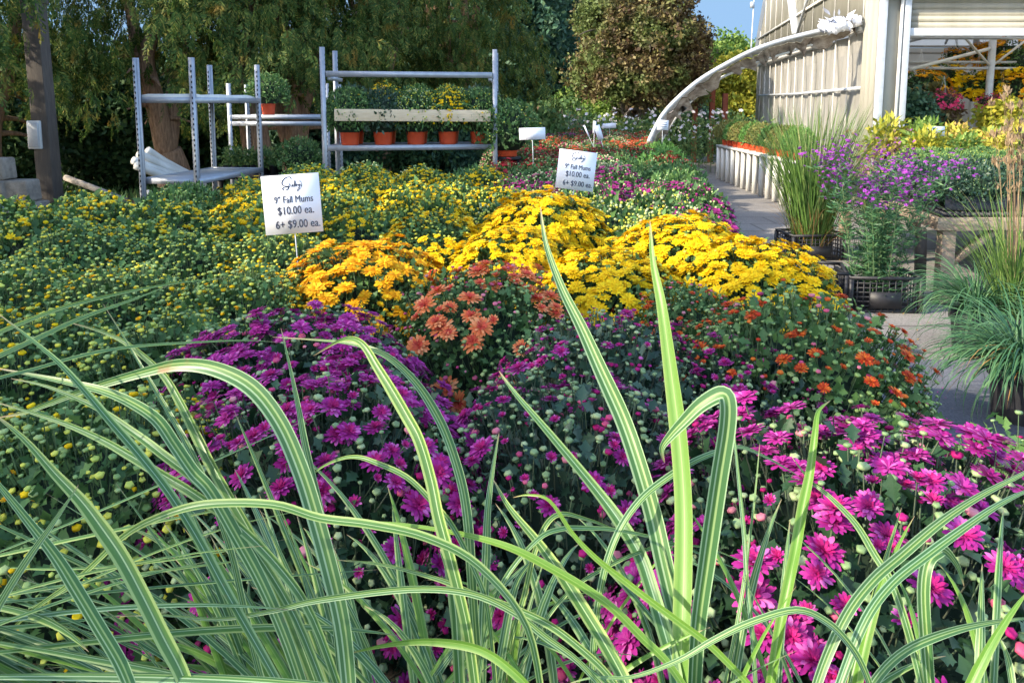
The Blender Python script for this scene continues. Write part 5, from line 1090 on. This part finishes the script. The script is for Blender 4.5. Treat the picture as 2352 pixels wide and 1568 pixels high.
for i in range(len(ts)-1):
    a, b = ts[i], ts[i+1]; g.add([GW(a, -.1, hg(a)+.02), GW(b, -.1, hg(b)+.02), GW(b, 22, hg(b)+.02), GW(a, 22, hg(a)+.02)], [([[0, 1, 2, 3]], 0)])
obj('roof', g, M['roof'], gh, True)
g = G(); bar(g, GW(WG, 0, 1.65), GW(WG, 22, 1.65), .03, 3.3); obj('back_wall', g, M['roof'], gh)
g = G(); bar(g, GW(0, 22, 1.65), GW(WG, 22, 1.65), .03, 3.3); obj('far_wall', g, M['film'], gh)
for s in (1.2, 3.4, 5.6, 7.8):
    g = G(); tube(g, [GW(t, s, hg(t)-.08) for t in np.linspace(.2, WG-.2, 24)], .035, 8); tube(g, [GW(.3, s, 3.2), GW(WG-.3, s, 3.2)], .03, 8)
    for q in np.linspace(1.2, WG-1.2, 8): tube(g, [GW(q, s, 3.2), GW(q+.5, s, hg(q+.5)-.1)], .018, 6)
    obj('roof_truss', g, M['ltgrey'], gh, True)
for z, t in ((2.62, 1.0), (2.18, 1.45), (2.28, 1.5), (2.95, 2.4), (2.55, 3.4), (2.75, 4.5), (2.45, 5.5)):
    g = G(); tube(g, [GW(t, .3, z), GW(t, 14, z-.02)], .022, 8); obj('pipe', g, M['ltgrey'], gh, True)
for s, t in ((2.28, 1.45), (5.6, 1.45), (4.0, 6.3), (1.4, 6.3)):
    g = G(); tube(g, [GW(t, s, .01), GW(t, s, 3.1)], .055, 12); obj('inner_post', g, M['ltgrey'], gh, True)
g = G(); tube(g, [GW(1.45, 2.28, 2.2), GW(1.1, 1.7, 2.62)], .02, 6); tube(g, [GW(1.45, 2.28, 2.5), GW(1.2, .9, 2.15)], .03, 6); tube(g, [GW(1.45, 2.28, 2.2), GW(1.45, 3.1, 2.85)], .02, 6); obj('truss_brace', g, M['pvc'], gh)
for k in range(9):   # shade cloth folds under the roof
    g = G(); t = 1.9+k*.8; z = 2.86+.05*k; n = 14; V = []
    for i in range(n+1):
        s = .3+i*.55; V += [GW(t, s, z-.06*math.sin(i*1.9)), GW(t+.55, s, z+.22+.05*math.cos(i*2.3))]
    g.add(V, [([[2*i, 2*i+1, 2*i+3, 2*i+2] for i in range(n)], 0)]); obj('shade_cloth', g, M['film2'], gh)
# half hoop with torn film leaning from the wall
hp = [(1478, 352, 12.1), (1507, 290, 12.1), (1530, 254, 12.1), (1572, 212, 12.1), (1622, 174, 12.1), (1700, 130, 12.05), (1745, 110, 12.0), (1800, 92, 12.0), (1850, 79, 11.95), (1900, 68, 11.9), (1966, 57, 11.85)]
hb = [(1506, 350, 12.7), (1534, 298, 12.7), (1562, 258, 12.6), (1600, 222, 12.6), (1648, 184, 12.5), (1712, 154, 12.4), (1750, 140, 12.3), (1800, 124, 12.3), (1850, 108, 12.2), (1900, 92, 12.1), (1966, 68, 12.0)]
aw = thing('film_awning', 'arched pipe hoop with torn dusty film leaning from the greenhouse wall', 'awning', at(1478, 352, 12.1)*np.array([1, 1, 0]))
A_ = spline([at(*a) for a in hp], 5); B_ = spline([at(*a) for a in hb], 5); gndA = np.array([A_[0][0]-.12, A_[0][1], .01])
g = G(); tube(g, np.vstack([gndA, A_]), .035, 10); obj('hoop', g, M['ltgrey'], aw, True)
g = G(); tube(g, np.vstack([[B_[0][0]-.1, B_[0][1], .01], B_]), .022, 8); obj('inner_hoop', g, M['pvc'], aw, True)
k = len(A_); mid = (A_*.55+B_*.45)+np.array([0, 0, .03])*np.sin(np.linspace(.2, 2.9, k))[:, None]
def skin(g, Ls, m=0):
    n = len(Ls); kk = len(Ls[0]); V = np.concatenate(Ls); g.add(V, [([[r*kk+i, r*kk+i+1, (r+1)*kk+i+1, (r+1)*kk+i] for r in range(n-1) for i in range(kk-1)], m)])
j1 = R.normal(0, .02, (k, 3)); j2 = R.normal(0, .05, (k, 3))
g = G(); skin(g, [A_+[0, 0, .03], mid+j1]); obj('outer_film', g, M['awnw'], aw, True)
g = G(); skin(g, [mid+j1+[0, 0, -.012], (mid+B_)/2+j2*.6, B_+j2+[0, 0, -.08]*np.abs(np.sin(np.arange(k)*.9))[:, None]]); obj('torn_film', g, M['awn'], aw, True)
g = G(); c1, c2 = at(1888, 66, 11.8), at(1978, 48, 11.7); n = 26; pts = [c1+(c2-c1)*i/n+R.normal(0, .012, 3) for i in range(n+1)]
tube(g, pts, [.045+.04*math.sin(i*.13)+R.uniform(0, .05) for i in range(n+1)], 14); obj('crumpled_roll', g, M['white'], aw)
g = G()
for i in range(26): c = c1+(c2-c1)*R.random()+R.normal(0, .05, 3)+[0, 0, .06]; g.scatter(T(KITE[0], KITE[1]), [c], frames(rdir(1)), [R.uniform(.12, .25)])
obj('loose_film', g, M['white'], aw)
# mast and red posts beyond
p = at(1722, 110, 32); g = G(); tube(g, [(p[0], 32, 0), (p[0]+.06, 32, p[2]), (p[0]+.16, 32, 8)], .03, 6); q = at(1728, 12, 32); box(g, q-[.08, .05, .12], q+[.08, .05, .12]); o = obj('mast', g, M['ltgrey']); tag(o, 'thin grey mast rising beside the greenhouse against the sky', 'mast')
for px, h, lab in ((1597, 262, 'left'), (1637, 225, 'middle'), (1666, 245, 'right')):
    a = at(px, h-30, 21); g = G(); bar(g, (a[0], 21, .01), (a[0], 21, a[2]), .14, .12, up=(0, 1, 0)); o = obj('garden_post', g, M['redwood'], bevel=.01); tag(o, f'{lab} one of three red brown posts under the arched film', 'post', 'red brown posts beyond the bed')
# hanging baskets and display plants in the opening
BK = {}
def basket(px, py, Y, kind, lab, r=.36):
    if kind not in BK:
        lm, fl = {'yellow': ('leafmid', 'gold'), 'yellow2': ('leafmid', 'yel'), 'pink': ('maroonleaf', 'pink')}[kind]
        fo = foliage(77+len(BK), lm, False, .42, .34, -.05, 420); P, d = flower_spots(5+len(BK), 260 if kind != 'pink' else 150, .44, .36, -.05, 125, .5); fm_ = flowers_mesh(P, d, FL_FAR, [M[fl]], (.035, .055)); BK[kind] = (fo, fm_)
    p = at(px, py, Y); t = thing('hanging_basket', lab, 'hanging basket', p, 'hanging baskets in the greenhouse'); t.scale = (r/.42,)*3; t.rotation_euler = (0, 0, px)
    link('foliage', BK[kind][0], t); link('flowers', BK[kind][1], t, kind='stuff'); g = G(); lathe(g, [(0, -.26), (.1, -.26), (.16, -.08), (.165, -.07)], 14); link('pot', mesh('pot', g, [M['blk']]), t)
    g = G()
    for a in range(3): tube(g, [(.15*math.cos(a*2.1), .15*math.sin(a*2.1), -.07), (0, 0, .62)], .004, 4)
    link('hanger', mesh('hanger', g, [M['ltgrey']]), t)
for a in [(2112, 198, 12.6, 'yellow', 'yellow hanging basket nearest the door post', .4), (2165, 176, 13.2, 'yellow2', 'yellow hanging basket second from the door post', .36), (2195, 132, 14, 'yellow', 'high small yellow hanging basket left of the inner post', .25), (2245, 200, 13, 'yellow2', 'yellow hanging basket just right of the inner post', .4),
          (2262, 122, 14, 'yellow', 'high yellow hanging basket right of the inner post', .28), (2310, 130, 13, 'yellow', 'high yellow hanging basket towards the right edge', .42), (2348, 150, 12.6, 'yellow2', 'high yellow hanging basket cut by the right edge', .4), (2300, 192, 12.8, 'yellow2', 'lower yellow hanging basket near the right edge', .4),
          (2350, 205, 12.4, 'yellow', 'lower yellow hanging basket cut by the right edge', .4), (2166, 232, 12.0, 'pink', 'hot pink trailing basket left of the inner post', .26), (2272, 236, 12.2, 'pink', 'coral pink trailing basket right of the inner post', .2)]: basket(*a)
t = thing('display_bench', 'long bench carrying the colourful foliage plants in front of the greenhouse', 'bench', (6.6, 10.0, 0)); g = G(); box(g, (4.95, 9.3, .70), (9.2, 10.75, .74)); obj('bench_top', g, M['wood'], t)
for a in (5.05, 7.1, 9.1):
    for b in (9.4, 10.65): g = G(); box(g, (a-.05, b-.05, .01), (a+.05, b+.05, .699)); obj('leg', g, M['wood'], t)
DK = {}
def display(x, y, kd, lab, s=1):
    if kd not in DK:
        g = G(); N = 520; P, n, th = dome(N, .24, .3, .16, 110, 3+len(DK), .14); fr = R.uniform(.5, 1, N); P = np.array([0, 0, .16])+(P-np.array([0, 0, .16]))*fr[:, None]
        g.scatter(LEAF2, P, frames_x(nrm(n+rdir(N)*.7), nrm(n+rdir(N)*.5+[0, 0, .4])), R.uniform(.06, .1, N)); DK[kd] = mesh('foliage', g, [M[kd]])
    t = thing('foliage_plant', lab, 'potted plant', (x, y, .742), 'foliage plants before the greenhouse'); t.scale = (s, s, s*random.uniform(.9, 1.2)); t.rotation_euler = (0, 0, x*7); link('foliage', DK[kd], t); link('pot', POTB, t)
dn = {'chart': 'yellow green foliage plant', 'maroonleaf': 'maroon foliage plant', 'sunleaf': 'bright green foliage plant', 'yleaf': 'lime yellow foliage plant'}
for r in range(3):
    for c in range(9):
        kd = random.choice(['chart', 'chart', 'sunleaf', 'yleaf']) if not (r == 0 and c in (4, 5)) else 'maroonleaf'
        display(5.2+c*.46+(r % 2)*.2, 9.5+r*.48, kd, f"{dn[kd]}, {ORD[c]} from the left in the {['front','middle','back'][r]} row of the display bench", 1.0+.12*r)
for px, py, Y, mt, s, lab in ((2085, 262, 11.8, 'bluegreen', 1.0, 'dark big leaved plant just inside the door post'), (2130, 262, 12.2, 'copper', 1.1, 'brown twiggy plant inside the greenhouse opening'), (2310, 272, 11.6, 'yleaf', .8, 'lime green plant inside the opening near the right edge')):
    p = at(px, py, Y); tree('potted_shrub', lab, 'potted plant', (p[0], Y, 0), [(0, 0, p[2]-.1, .42*s, .5*s), (.2, 0, p[2]-.55, .35*s, .4)], 420, (.16, .3), mt, (p[2], .03, .5, .2), 'potted shrubs in the greenhouse', seed=int(px), shell=.2)
blank_card('small cream card among the foliage plants before the greenhouse', 2150, 312, 9.9, .22, .12, 0, 0)
p = P0(1958, 11.2); grass_clump('tan_grass', 'tan feathery grass glowing against the greenhouse corner', (p[0], 10.4, 0), [('blades', 160, .12, (.7, 1.2), (60, 88), (5, 60), (.006, .01), 'grassg'), ('plumes', 46, .14, (1.2, 1.7), (68, 88), (4, 30), (.005, .007), 'plume')])
